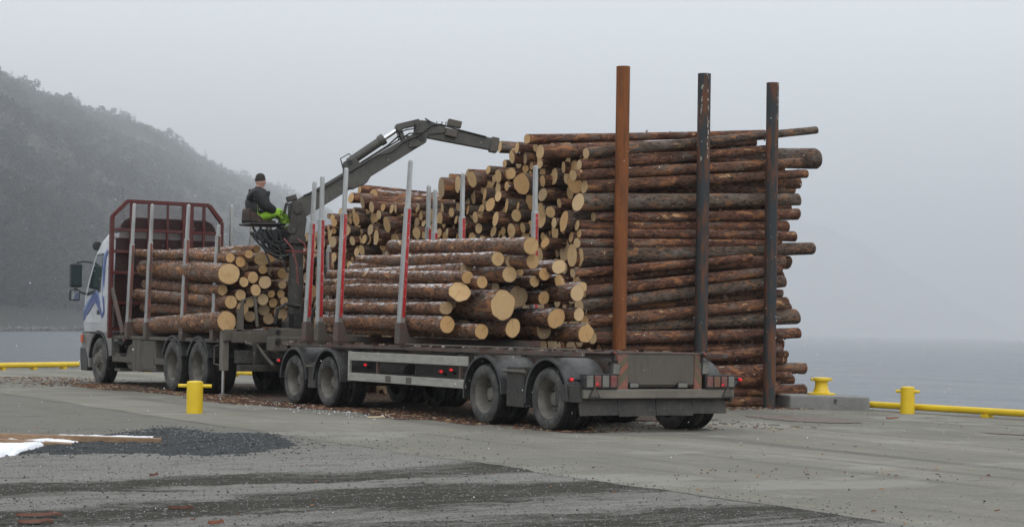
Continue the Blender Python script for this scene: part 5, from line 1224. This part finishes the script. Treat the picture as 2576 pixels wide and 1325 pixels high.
for x, y, z, r in bulk:
    o_ = len(V); L_ = uni(4.1, 4.6); dz = uni(-.03, .08); n_ = 9
    for e in (0, 1):
        for k in range(n_): a = 2 * PI * k / n_; V.append((x + L_ * e, y + r * math.cos(a), z + dz * e + r * math.sin(a)))
    for k in range(n_): F.append((o_ + k, o_ + (k + 1) % n_, o_ + n_ + (k + 1) % n_, o_ + n_ + k)); mi_.append(0)
    F.append(tuple(o_ + k for k in reversed(range(n_)))); F.append(tuple(o_ + n_ + k for k in range(n_))); mi_ += [1, 1]
tag(raw_mesh('stacked_logs', V, F, ['bark_pile', 'cut_grey'], mi_), kind='stuff')

for lim, zn in ZN:          # high, mid height and low ends within each bay
    q = sorted((t for t in SL if t[1] == zn), key=lambda t: t[3][1])
    for i, t in enumerate(q):
        lvl = ('high', 'mid height', 'low')[min(2, 3 * i // max(1, len(q)))]; sw = 'thin' if t[2] < .085 else ('medium' if t[2] < .13 else 'thick')
        t[0]['label'] = '%s %s log end in the stack, %s' % (lvl, sw, zn); t[0]['group'] = '%s %s log ends in the big stack, %s' % (lvl, sw, zn)
# the ends one can single out in each bay between the stakes: highest, lowest, leftmost, rightmost, widest, narrowest
for lim, zn in ZN:
    q = [t for t in SL if t[1] == zn]; used = set()
    for word, key in (('widest', lambda t: -t[2]), ('highest', lambda t: t[3][1] - t[2] * 60), ('leftmost', lambda t: t[3][0]), ('rightmost', lambda t: -t[3][0]), ('narrowest', lambda t: t[2]), ('lowest', lambda t: -t[3][1])):
        if not q: break
        t = min(q, key=key)
        if t[0].name in used: continue
        used.add(t[0].name); t[0]['label'] = '%s log end in the big stack, %s' % (word, zn)

# ------------------------------------------------------------------ steel pipes that hold the stack
for u_t, v_t, X, mt, r, lab in ((1568, 168, 5.0, 'pipe_rust', .118, 'rusty orange brown steel pipe standing upright, leftmost of the three at the stack'),
                            (1772, 186, 6.55, 'pipe_dark_painted', .115, 'dark steel pipe with pale paint remnants near its top, middle of the three'),
                            (1944, 209, 8.2, 'pipe_dark', .112, 'dark rust flecked steel pipe at the quay edge, rightmost of the three at the stack')):
    Tp = at_plane(u_t, v_t, (0, 5.52, 0), (0, 1, 0)); zt = Tp[2]; r = r if X < 6 else r
    x, y = Tp[0], 5.52
    vb = MB().lathe([(r, -.05), (r, zt * .35), (r, zt * .7), (r, zt), (r - .012, zt), (r - .012, zt - .6), (0, zt - .6)], (x, y, 0), 'z', 36)
    p = vb.build('steel_pipe', mt, None, smooth=True, org=(x, y, 0)); tag(p, lab, 'pipe', 'upright steel pipes holding the log stack')
    if mt == 'pipe_dark_painted' or mt == 'pipe_dark':      # flaked remains of painted writing
        lr = random.Random(4 if mt == 'pipe_dark' else 9); V, F = [], []
        nn = 26 if mt == 'pipe_dark_painted' else 9
        for k in range(nn):
            a = math.radians(lr.choice((-152, -146, -88, -95)) + lr.uniform(-5, 5)) if mt == 'pipe_dark_painted' else math.radians(lr.uniform(-85, -60)); z = lr.uniform(zt - 1.55, zt - .05) if mt == 'pipe_dark_painted' else lr.uniform(zt - .75, zt - .02)
            hgt, wd = lr.uniform(.03, .10), lr.uniform(.02, .09); o_ = len(V)
            for dz in (0, 1):
                for q in range(4): aa = a + wd * q; V.append((x + (r + .0025) * math.cos(aa), y + (r + .0025) * math.sin(aa), z + dz * hgt * (1 - .4 * abs(q - 1.5) * lr.random())))
            F += [(o_ + q, o_ + q + 1, o_ + 5 + q, o_ + 4 + q) for q in range(3)]
        c = raw_mesh('paint_remnant', V, F, 'paint_remnant'); c.parent = p; c.location = -Vector(p.location); c['kind'] = 'stuff'

# ------------------------------------------------------------------ bollards, edge rail, concrete block
def post_bollard(x, y, h, r, bar_z, bar_l, ang, lab):
    b_ = MB().lathe([(r, -.02), (r, h - .035), (r * .985, h - .012), (r * .8, h), (0, h + .008)], (x, y, 0), 'z', 40).build('bollard', 'yellow', None, smooth=True, org=(x, y, 0))
    d = np.array((math.cos(ang), math.sin(ang)))
    for s_ in (-1, 1):
        MB().cyl((x + d[0] * s_ * r * .9, y + d[1] * s_ * r * .9, bar_z), (x + d[0] * s_ * bar_l, y + d[1] * s_ * bar_l, bar_z), .027, 14).build('crossbar', 'yellow', b_, bevel=.006, smooth=True)
    tag(b_, lab, 'bollard', 'yellow mooring bollards'); return b_
P = at_z(489, 1039); k = dep(P) / FOC
post_bollard(P[0], P[1], 81 * k, 20.5 * k, 69 * k, 42 * k, -.52, 'yellow cylinder bollard with a crossbar standing alone in front of the lorry')
P = at_z(2283, 1040); k = dep(P) / FOC
b2 = post_bollard(P[0], P[1], 68 * k, 17.5 * k, 56 * k, 30 * k, -.95, 'yellow cylinder bollard with a crossbar standing in line with the quay rail')
# edge rail: long yellow tube on feet; right stretch, a stretch behind the block, and the left stretch
def rail(A, B, r, h, nfeet, lab):
    A, B = np.array(A), np.array(B); mb = MB(); n = 14; mb.tube([(*(A + (B - A) * i / n), h) for i in range(n + 1)], r, 18)
    t = mb.build('edge_rail', 'yellow', None, smooth=True); d = (B - A) / np.linalg.norm(B - A)
    for i in range(nfeet):
        c = A + (B - A) * ((i + .5) / nfeet); mb = MB(); mb.beam((*(c - d * .07), (h - r) / 2), (*(c + d * .07), (h - r) / 2), .16, h - r + .02); mb.build('rail_foot', 'yellow', t, bevel=.006)
    tag(t, lab, 'edge rail', 'yellow quay edge rails')
Ra, Rb = at_z(2182, 1017, .10), at_z(2576, 1040, .10)
rd = (Rb - Ra)[:2]; rail(Ra[:2], Ra[:2] + rd * 2.6, .059, .105, 5, 'yellow tubular rail along the quay edge right of the concrete block')
edge_dir = (np.array((3.9, 30.9)) - Ra[:2]); rail(Ra[:2] + edge_dir * .03, Ra[:2] + edge_dir * .97, .059, .105, 18, 'yellow tubular rail along the quay edge behind the log stack')
La, Lb = at_z(-420, 921, .16), at_z(212, 921, .16)
Lb2 = np.array((3.55, 31.2)); rail(Lb2 + (Lb2 - La[:2]) * -2.2, Lb2, .078, .125, 16, 'yellow tubular rail along the far quay edge left of the lorry cab')
# concrete block with chamfered corner, mushroom bollard on top
B0 = at_z(1987, 1027); B1 = at_z(2103, 1030); B2_ = at_z(2188, 1033)
hB = 34 * dep(B1) / FOC
bk = B1 + (B0 - B1) * 1.0; e1 = (B0 - B1)[:2]; e2 = (B2_ - B1)[:2]; nrm = np.array((.30, .95)); 
poly = [tuple(B0[:2]), tuple(B1[:2]), tuple(B2_[:2]), tuple(B2_[:2] + np.array((.35, .55))), tuple(B2_[:2] + np.array((.25, 1.25))), tuple(B0[:2] + np.array((.45, 1.1)))]
blk = MB().prism(poly, -.03, hB, 'xy').build('concrete_block', 'concrete', None, bevel=.025); tag(blk, 'grey concrete mooring block with a chipped front corner at the quay edge', 'concrete block')
mb = MB()
for k in range(9):
    a = rnd() * 6.28; mb.add([(B1[0] + uni(-.06, .06), B1[1] + uni(-.05, 0) + .02, hB * uni(.45, .8)) for _ in range(4)], [(0, 1, 2), (0, 2, 3), (0, 3, 1), (1, 3, 2)])
mb.build('chipped_corner', 'grime', blk)['kind'] = 'stuff'
Pm = at_z(2066, 992, hB); k = dep(Pm) / FOC
mb = MB().lathe([(35 * k, 0), (35 * k, 4 * k), (22 * k, 6 * k), (17.5 * k, 14 * k), (15.5 * k, 27 * k), (16 * k, 33 * k), (22 * k, 35 * k), (23 * k, 38 * k), (22 * k, 42 * k), (16 * k, 43.5 * k), (0, 44 * k)], tuple(Pm), 'z', 36)
mb_ = mb.build('mushroom_bollard', 'yellow', None, smooth=True, org=tuple(Pm)); tag(mb_, 'squat yellow mushroom headed bollard on top of the concrete block', 'bollard', 'yellow mooring bollards')
mb = MB()
for a in (2.6, 5.75): mb.beam((Pm[0] + 15 * k * math.cos(a), Pm[1] + 15 * k * math.sin(a), Pm[2] + 38 * k), (Pm[0] + 27 * k * math.cos(a), Pm[1] + 27 * k * math.sin(a), Pm[2] + 38.5 * k), 12 * k, 7 * k)
mb.build('bollard_horn', 'yellow', mb_, bevel=.02)

# ------------------------------------------------------------------ planks, snow patch, dark gravel heap
def yz(x, y): return yard_z(x, y)
Pa, Pb = at_z(406, 1109, .05), at_z(-60, 1095, .10)
dv = Pb - Pa
pk = MB().beam(tuple(Pa), tuple(Pa + dv * 1.5), .16, .062).build('plank', 'plank', None, bevel=.004); tag(pk, 'longer weathered plank lying across the snow patch toward the gravel', 'plank', 'weathered planks by the snow patch')
Pa, Pb = at_z(182, 1120, .03), at_z(-60, 1106, .08); dv = Pb - Pa
pk2 = MB().beam(tuple(Pa), tuple(Pa + dv * 2), .2, .05).build('plank', 'plank', None, bevel=.004); tag(pk2, 'shorter grey brown plank lying in front of the longer one on the snow', 'plank', 'weathered planks by the snow patch')
def blob_sheet(name, pts_px, hgt, mat, seed, edge=.12, nseg=110, rings=9, rough=.02):
    """a low heap with a ragged outline; outline given on the ground"""
    P = [at_z(*q)[:2] for q in pts_px]; c = sum(P) / len(P); out_ = []
    m_ = len(P)
    for i in range(nseg):
        t = i / nseg * m_; a = int(t); f = t - a
        p0, p1, p2, p3 = (P[(a + j - 1) % m_] for j in range(4))
        q = .5 * (2 * p1 + (p2 - p0) * f + (2 * p0 - 5 * p1 + 4 * p2 - p3) * f * f + (3 * p1 - p0 - 3 * p2 + p3) * f ** 3)
        s_ = 1 + edge * fbm(i * .35, seed, 0, 5); out_.append(c + (q - c) * s_)
    V, F = [], []
    for j in range(rings + 1):
        w_ = 1 - j / rings * .97
        for q in out_:
            p = c + (q - c) * w_; z0 = yz(p[0], p[1])
            V.append((p[0], p[1], z0 - .012 + (hgt * (1 - w_ ** 3) + rough * fbm(p[0] * 5, p[1] * 5, seed) if j else 0) + (.016 if j else 0) + (.03 if 'snow' in name and j else 0)))
    for j in range(rings):
        for i in range(nseg): F.append((j * nseg + i, j * nseg + (i + 1) % nseg, (j + 1) * nseg + (i + 1) % nseg, (j + 1) * nseg + i))
    F.append(tuple(rings * nseg + i for i in range(nseg)))
    return raw_mesh(name, V, F, mat, None, True), np.array(out_), c
dk = M('dark_gravel', (.042, .046, .048), .9, spec=.2).layer(90, (.10, .105, .105), .5, .7, .8, 3, True).layer(40, (.02, .021, .022), .5, .7, .8, 3, True).bump(60, 1, .02).m
gv, gout, gc = blob_sheet('gravel_heap', [(70, 1142), (330, 1142), (560, 1143), (700, 1131), (752, 1112), (690, 1092), (560, 1090), (430, 1074), (330, 1085), (200, 1100), (60, 1120)], .05, dk, 3)
tag(gv, kind='stuff')
sn, sout, sc_ = blob_sheet('snow_patch', [(-120, 1150), (20, 1142), (130, 1126), (225, 1120), (275, 1113), (420, 1107), (300, 1103), (160, 1104), (60, 1112), (-100, 1118)], .045, MT['snow'], 8, .1)
tag(sn, kind='structure'); sn['kind'] = 'stuff'
# loose stones: dark ones over and round the heap, mixed grey ones over the yard and apron
def scatter(name, pts, rng, mats, flat=.6, seed=1, coldist=None):
    r_ = np.random.RandomState(seed); I = np.array(ico); IF = np.array(icf); n = len(pts)
    V = np.zeros((n, 12, 3)); sz = r_.uniform(rng[0], rng[1], n) * (r_.rand(n) ** 1.5 * 1.2 + .5)
    for k in range(n):
        a = r_.rand() * 6.28; c, s_ = math.cos(a), math.sin(a); J = I * (1 + .35 * (r_.rand(12, 1) - .5)) * np.array((1, r_.uniform(.5, .9), r_.uniform(.35, flat)))
        J = np.stack([J[:, 0] * c - J[:, 1] * s_, J[:, 0] * s_ + J[:, 1] * c, J[:, 2]], 1) * sz[k]; V[k] = J + np.array(pts[k]) + np.array((0, 0, sz[k] * .25))
    F = (IF[None] + np.arange(n)[:, None, None] * 12).reshape(-1, 3)
    mi = np.repeat(r_.randint(0, len(mats), n), 20)
    return tag(raw_mesh(name, V.reshape(-1, 3), F, mats, mi), kind='stuff')
m_st1 = M('stone_dark', (.05, .053, .055), .9).m; m_st2 = M('stone_grey', (.17, .17, .165), .9).m; m_st4 = M('stone_light', (.23, .225, .215), .9).m; m_st3 = M('stone_pale', (.34, .33, .31), .9).m; m_mud = M('mud_clod', (.045, .04, .03), .95).m
pts = []
for k in range(5200):
    q = gout[int(rnd() * len(gout))]; t = rnd() ** .5 * uni(.7, 1.04) if k % 6 else uni(.95, 1.22); p = gc + (q - gc) * t
    z = yz(p[0], p[1]) + (.05 * (1 - min(1, t) ** 3) + .004 if t < 1 else 0); pts.append((p[0], p[1], z))
scatter('gravel', pts, (.006, .013), [m_st1, m_st1, m_st1, m_st2], seed=2)
pts = []
while len(pts) < 15000:
    u, v = uni(-40, 2400), 1075 + 275 * rnd() ** 1.1; P = at_z(u, v)
    if P[0] < seam_x(P[1]): pts.append((P[0], P[1], yz(P[0], P[1])))
scatter('loose_gravel', pts, (.0035, .0085), [m_st1, m_st2, m_st4, m_st2, m_st1, m_st4], seed=3)
pts = []
for k in range(500):
    u, v = uni(600, 2576), uni(1050, 1320); P = at_z(u, v)
    if P[0] > seam_x(P[1]) and P[0] < edge_x(P[1]) - .3: pts.append((P[0], P[1], .004))
for k in range(500):
    y = uni(-11, -1); pts.append((seam_x(y) + abs(random.gauss(0, .35)), y, .004))
for k in range(300):
    u, v = uni(780, 1350), uni(1085, 1130); P = at_z(u, v); pts.append((P[0], P[1], .006))
scatter('loose_stones', pts, (.0035, .0085), [m_st1, m_st2, m_st2, m_mud], seed=4)
pts = []
for k in range(250):                     # clods thrown up along the muddy tracks
    u, v = uni(0, 1550), uni(1165, 1320); P = at_z(u, v)
    if P[0] < seam_x(P[1]) - .05 and fbm(P[0] * .5, P[1] * 1.4, 4) > .05: pts.append((P[0], P[1], yz(P[0], P[1]) + .004))
scatter('mud_clods', pts, (.004, .011), [m_mud, m_mud, m_st1], .5, 5)

# bark and chip litter under and beside the lorry
def chips(name, pts, lr_, wr_, mats, seed):
    r_ = np.random.RandomState(seed); V, F, mi = [], [], []
    for p in pts:
        l_, w_ = r_.uniform(*lr_) * (.5 + r_.rand() ** 2 * 1.3), r_.uniform(*wr_); a = r_.rand() * 6.28; t = r_.uniform(-.25, .25); c, s_ = math.cos(a), math.sin(a); o_ = len(V); k = r_.uniform(.3, 1)
        for (lx, wy, hz) in ((-l_, -w_ * k, 0), (l_, -w_, t * l_), (l_ * .9, w_, t * l_), (-l_ * .9, w_, 0), (-l_, -w_ * k, .008), (l_, -w_, .008 + t * l_), (l_ * .9, w_, .008 + t * l_), (-l_ * .9, w_, .008)):
            V.append((p[0] + lx * c - wy * s_, p[1] + lx * s_ + wy * c, p[2] + hz + .004 + max(0, -t * l_)))
        F += [tuple(o_ + i for i in f) for f in ((0, 3, 2, 1), (4, 5, 6, 7), (0, 1, 5, 4), (1, 2, 6, 5), (2, 3, 7, 6), (3, 0, 4, 7))]; mi += [r_.randint(0, len(mats))] * 6
    return tag(raw_mesh(name, V, F, mats, mi), kind='stuff')
m_c1 = M('bark_chip_red', (.17, .062, .032), .9).m; m_c2 = M('bark_chip_dark', (.06, .034, .024), .9).m; m_c3 = M('wood_chip_orange', (.36, .19, .085), .85).m; m_c5 = M('bark_flake_brown', (.12, .052, .034), .9).layer(30, (.07, .035, .024), .45, .65, .8, 4).m; m_c4 = M('wood_chip_pale', (.5, .40, .26), .85).m
pts = []
for k in range(8500):
    y = uni(-.6, 18.2) if k % 4 else uni(4, 17); edge = -.55 - .25 * math.sin(y * .9) - .3 * (y > 8) + .45 * (y < 3)
    x = edge + abs(random.gauss(0, .55)) if rnd() < .62 else uni(edge + .2, 4.3)
    if fbm(x * .9, y * .55, 2) < -.28 - .25 * rnd(): continue
    pts.append((x, y, .002))
for k in range(900): y = uni(16.5, 23); pts.append((random.gauss(-.5, .9), y, .002))
for k in range(600): pts.append((uni(4, 8.6), uni(4.9, 5.8), .002))
chips('bark_litter', pts, (.010, .042), (.004, .014), [m_c1, m_c1, m_c2, m_c2, m_c2, m_c5, m_c5, m_c3, m_c4], 6)
pts = []
for k in range(70): P = at_z(uni(0, 2576), uni(1000, 1320)); pts.append((P[0], P[1], max(.003, yz(P[0], P[1]) + .01) if P[0] < SEAM else .004))
for k in range(90): P = at_z(uni(1700, 2500), uni(1180, 1210) if k % 2 else uni(1035, 1075)); pts.append((P[0], P[1], .004))
chips('scattered_chips', pts, (.006, .02), (.003, .006), [m_c1, m_c2, m_c1, m_c3], 7)
pts = []
for k in range(170):
    y = uni(3.0, 10.5); pts.append((-.55 + random.gauss(0, .4), y, .006))
scatter('snow_crumbs', pts, (.006, .016), [MT['snow']], .7, 9)
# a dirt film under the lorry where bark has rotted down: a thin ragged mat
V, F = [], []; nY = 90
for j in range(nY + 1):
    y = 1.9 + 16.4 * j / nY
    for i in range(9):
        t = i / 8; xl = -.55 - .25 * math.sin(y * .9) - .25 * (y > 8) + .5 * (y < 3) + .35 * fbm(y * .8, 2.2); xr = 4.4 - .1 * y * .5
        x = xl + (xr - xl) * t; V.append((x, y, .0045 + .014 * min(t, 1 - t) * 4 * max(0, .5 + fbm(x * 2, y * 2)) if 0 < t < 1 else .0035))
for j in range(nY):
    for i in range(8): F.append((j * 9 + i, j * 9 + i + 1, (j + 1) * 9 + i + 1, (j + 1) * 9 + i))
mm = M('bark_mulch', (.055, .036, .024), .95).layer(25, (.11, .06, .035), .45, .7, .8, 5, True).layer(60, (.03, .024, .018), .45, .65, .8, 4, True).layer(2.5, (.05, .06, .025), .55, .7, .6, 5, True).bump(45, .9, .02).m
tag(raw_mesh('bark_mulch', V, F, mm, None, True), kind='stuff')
# the rusty stain strips on the apron near the block
mst = M('rust_stain', (.135, .10, .08), .9).layer(8, (.19, .17, .15), .45, .7, .8, 6, True).layer(40, (.10, .07, .055), .5, .7, .6, 4, True).m
for name, pp, sd_ in (('rust_stain', [(1880, 1046), (1960, 1046), (2070, 1050), (2165, 1063), (2060, 1063), (1950, 1056)], 12), ('rust_stain', [(2470, 1088), (2576, 1092), (2680, 1100), (2600, 1097), (2500, 1091)], 13)):
    P = [at_z(*q)[:2] for q in pp]; V, F = [], []; n = 60; m_ = len(P); c = sum(P) / m_
    for i in range(n):
        t = i / n * m_; a = int(t); f = t - a; p0, p1, p2, p3 = (P[(a + j - 1) % m_] for j in range(4))
        q = .5 * (2 * p1 + (p2 - p0) * f + (2 * p0 - 5 * p1 + 4 * p2 - p3) * f * f + (3 * p1 - p0 - 3 * p2 + p3) * f ** 3); q = c + (q - c) * (1 + .2 * fbm(i * .6, sd_)); V.append((q[0], q[1], .009))
    tag(raw_mesh(name, V, [tuple(range(n))], mst), kind='structure')
# a few sticks and bark flakes one can point at in the foreground
def stick(uv, ang, l_, lab, mat, name='bark_flake', w_=.03, cat='bark flake'):
    P = at_z(*uv); z = (yz(P[0], P[1]) + .012) if P[0] < SEAM else .008; d = np.array((math.cos(ang), math.sin(ang))); mb = MB(); n = 6; V, F = [], []
    for i in range(n + 1):
        t = i / n - .5; ww = w_ * (1 - (2 * t) ** 2 * .8) * uni(.8, 1.1); c = P[:2] + d * t * l_ + np.array((-d[1], d[0])) * .02 * math.sin(t * 5)
        for s_, h in ((-1, 0), (0, .02), (1, 0), (0, -.004)): V.append((c[0] - d[1] * ww * s_, c[1] + d[0] * ww * s_, z + h + .03 * max(0, t) * (i % 2)))
    for i in range(n):
        for k in range(4): F.append((i * 4 + k, i * 4 + (k + 1) % 4, i * 4 + 4 + (k + 1) % 4, i * 4 + 4 + k))
    F += [(3, 2, 1, 0), tuple(n * 4 + k for k in range(4))]; mb.add(V, F); tag(mb.build(name, mat), lab, cat, 'bark flakes lying on the yard')
stick((97, 1303), -.45, .30, 'long red brown bark flake on the mud in the near left corner, upper of two', m_c5, w_=.03)
stick((88, 1318), -.5, .22, 'shorter red bark flake at the bottom left edge, below the longer one', m_c5, w_=.03)
stick((455, 1279), -.9, .19, 'forked orange twig on the dark tyre track below the bollard', m_c5, 'twig', .008, 'twig')
stick((387, 1193), -.2, .08, 'small curled orange leaf of bark between gravel heap and tyre tracks', m_c5, w_=.02)
stick((543, 1318), -.5, .10, 'small dark red bark sliver at the bottom edge left of centre', m_c1, w_=.02)
stick((946, 1051), -.35, .26, 'pale flat wood sliver lying on the apron in front of the trailer', m_c4, w_=.02)
stick((2244, 1037 + 16), -.3, .22, 'rust coloured curl of bark on the quay left of the far bollard', m_c1, w_=.05)

# ------------------------------------------------------------------ the crane operator
def skin_obj(name, verts, edges, radii, mat, parent, sub=2, root=0):
    me = bpy.data.meshes.new(name); me.from_pydata([tuple(v) for v in verts], edges, [])
    me.materials.append(MT[mat] if isinstance(mat, str) else mat)
    o = bpy.data.objects.new(name, me); COL.objects.link(o)
    md = o.modifiers.new('skin', 'SKIN'); 
    for i, r in enumerate(radii):
        sv = me.skin_vertices[0].data[i]; sv.radius = (r, r) if not isinstance(r, tuple) else r; sv.use_root = (i == root); 
    md.use_smooth_shade = True
    s_ = o.modifiers.new('sub', 'SUBSURF'); s_.levels = sub; s_.render_levels = sub
    if parent is not None: o.parent = parent
    return o
SX, SY, SZ = .62, 11.24, 3.30        # where the hips rest on the seat
per = thing('person', 'operator in black jacket, dark knit cap and lime work trousers seated on the crane seat', 'person', (SX, SY, SZ))
K = .93
def J(x, y, z): return (x * K, y * K, z * K)
# local frame: +x is the way the person faces, +y the person's left
bv = [J(0, 0, .10), J(-.02, 0, .24), J(-.03, 0, .40), J(-.02, 0, .52), J(.0, 0, .60), J(.02, 0, .67), J(.025, 0, .74), J(.03, 0, .80),           # 0-7 pelvis..head
      J(-.02, .17, .50), J(.05, .23, .28), J(.30, .17, .15), J(.37, .16, .14),     # 8-11 left arm
      J(-.02, -.17, .50), J(.07, -.24, .27), J(.32, -.17, .14), J(.39, -.16, .13),  # 12-15 right arm
      J(.05, .10, .09), J(.45, .12, .13), J(.60, .12, -.20), J(.70, .12, -.24),   # 16-19 left leg
      J(.05, -.10, .09), J(.44, -.12, .12), J(.58, -.12, -.22), J(.68, -.12, -.26)]
be = [(0, 1), (1, 2), (2, 3), (3, 4), (4, 5), (5, 6), (6, 7), (3, 8), (8, 9), (9, 10), (10, 11), (3, 12), (12, 13), (13, 14), (14, 15), (0, 16), (16, 17), (17, 18), (18, 19), (0, 20), (20, 21), (21, 22), (22, 23)]
brd = [.12, .12, .13, .12, .075, .08, .125, .105, .065, .05, .038, .035, .065, .05, .038, .035, .085, .068, .048, .045, .085, .068, .048, .045]
skin_obj('body', bv, be, [r * K for r in brd], 'skin', per)
jv = [J(.05, 0, .05), J(-.02, 0, .2), J(-.04, 0, .38), J(-.025, 0, .51), J(-.01, 0, .585), J(-.02, .18, .49), J(.04, .24, .28), J(.29, .18, .155), J(-.02, -.18, .49), J(.06, -.25, .27), J(.31, -.18, .145)]
je = [(0, 1), (1, 2), (2, 3), (3, 4), (3, 5), (5, 6), (6, 7), (3, 8), (8, 9), (9, 10)]
skin_obj('jacket', jv, je, [(.31 * K, .30 * K), (.27 * K, .27 * K), (.29 * K, .28 * K), (.24 * K, .21 * K), .12 * K, .16 * K, .125 * K, .09 * K, .16 * K, .125 * K, .09 * K], 'jacket', per)
tv = [J(.0, 0, .08), J(.06, .10, .09), J(.26, .115, .12), J(.45, .12, .135), J(.54, .12, -.03), J(.59, .12, -.17), J(.06, -.10, .09), J(.26, -.115, .115), J(.44, -.12, .125), J(.52, -.12, -.04), J(.57, -.12, -.19)]
te = [(0, 1), (1, 2), (2, 3), (3, 4), (4, 5), (0, 6), (6, 7), (7, 8), (8, 9), (9, 10)]
skin_obj('trousers', tv, te, [q * K for q in (.19, .145, .125, .115, .10, .095, .145, .125, .115, .10, .095)], 'hivis', per)
for s_ in (1, -1):
    sh = .0 if s_ > 0 else -.02
    for t in (.35, .75):
        a = Vector(J(.45, .12 * s_, .135 + sh / 2)); b = Vector(J(.59 + sh, .12 * s_, -.17 + sh)); c = a.lerp(b, t); d = (b - a).normalized() * .018
        MB().tube([tuple(c - d), tuple(c + d)], .084, 16).build('reflective_band', 'reflect', None).parent = per
    # boot: shaft, heel, toe
    skin_obj('boot', [J(.575 + sh, .12 * s_, -.13 + sh), J(.60 + sh, .12 * s_, -.235 + sh), J(.58 + sh, .12 * s_, -.275 + sh), J(.68 + sh, .12 * s_, -.275 + sh), J(.78 + sh, .12 * s_, -.275 + sh)], [(0, 1), (1, 2), (1, 3), (3, 4)], [.06, .055, .045, .05, .042], 'boot', per)
    # gloved hand round the lever: palm, four fingers, thumb
    h = Vector(J(.36 if s_ > 0 else .38, .165 * s_, .14 if s_ > 0 else .13))
    hv = [h + Vector((-.04, 0, .0)), h + Vector((.03, 0, .005)), h + Vector((.06, 0, .005))]; he = [(0, 1), (1, 2)]; hr_ = [.035, .04, .032]
    for k in range(4):
        y0 = (-.03 + .02 * k); ln = (.03, .036, .033, .026)[k]; i0 = len(hv)
        hv += [h + Vector((.065, y0 * 1.05, .012)), h + Vector((.065 + ln, y0 * 1.1, .004)), h + Vector((.07 + ln, y0 * 1.1, -.025)), h + Vector((.055 + ln * .7, y0, -.042))]; he += [(2, i0), (i0, i0 + 1), (i0 + 1, i0 + 2), (i0 + 2, i0 + 3)]; hr_ += [.0115, .0105, .0095, .008]
    i0 = len(hv); hv += [h + Vector((.015, -.045 * s_, .0)), h + Vector((.05, -.055 * s_, -.015)), h + Vector((.075, -.04 * s_, -.03))]; he += [(1, i0), (i0, i0 + 1), (i0 + 1, i0 + 2)]; hr_ += [.014, .012, .009]
    skin_obj('glove', hv, he, hr_, 'glove', per, 1)
# head details
MB().lathe([(.096 * K, 0), (.102 * K, .02), (.10 * K, .045), (.094 * K, .09), (.07 * K, .13), (.03 * K, .147), (0, .15)], J(.018, 0, .755), 'z', 24).build('knit_cap', 'hat', None, smooth=True).parent = per
MB().lathe([(.100 * K, -.018), (.108 * K, -.012), (.108 * K, .03), (.101 * K, .036)], J(.018, 0, .765), 'z', 24).build('cap_brim', 'hat', None, smooth=True).parent = per
mb = MB(); nose = [J(.105, 0, .74), J(.108, .016, .712), J(.108, -.016, .712), J(.13, 0, .712), J(.105, 0, .70)]; mb.add(nose, [(0, 1, 3), (0, 3, 2), (1, 4, 3), (3, 4, 2), (0, 2, 4, 1)]); mb.build('nose', 'skin', None, org=(0, 0, 0)).parent = per
for s_ in (1, -1):
    c = MB().lathe([(0, -.008), (.024, -.005), (.026, .004), (.012, .01), (0, .006)], J(.01, .092 * s_, .722), 'y', 12).build('ear', 'skin', None, smooth=True); c.parent = per
    MB().lathe([(0, -.004), (.01, -.003), (.011, .003), (0, .005)], J(.098, .032 * s_, .742), 'x', 10).build('eye', 'black', None, smooth=True).parent = per
MB().box(.096, .104, -.022, .022, .625, .632).build('mouth', 'hose_red', None).parent = per
MB().lathe([(.078 * K, 0), (.084 * K, .03), (.08 * K, .06)], J(-.005, 0, .575), 'z', 20).build('collar', 'jacket', None, smooth=True).parent = per
per.rotation_euler = (0, 0, math.radians(-14))

lorry.location.y += .07; trl.location.y += .04; per.location.y += .07

# ------------------------------------------------------------------ falling snow: real flakes hanging in the air
r_ = np.random.RandomState(21); nfl = 3600; V = np.zeros((nfl, 6, 3)); oc = np.array([(1, 0, 0), (-1, 0, 0), (0, 1, 0), (0, -1, 0), (0, 0, 1), (0, 0, -1)], float)
for k in range(nfl):
    D = 6 + 30 * r_.rand() ** .6; u, v = r_.uniform(-350, 2926), r_.uniform(-350, 1500); d = ray(u, v); P = CC + d * D
    if P[2] < .1: P[2] = r_.uniform(.1, 6)
    V[k] = P + oc * np.array((.0027, .0027, .0034)) * r_.uniform(.5, 1.25) @ np.diag((1, 1, 1))
F = (np.array([(0, 2, 4), (2, 1, 4), (1, 3, 4), (3, 0, 4), (2, 0, 5), (1, 2, 5), (3, 1, 5), (0, 3, 5)])[None] + np.arange(nfl)[:, None, None] * 6).reshape(-1, 3)
tag(raw_mesh('snowfall', V.reshape(-1, 3), F, M('snow_flake', (.85, .87, .9), .8).m), kind='stuff')
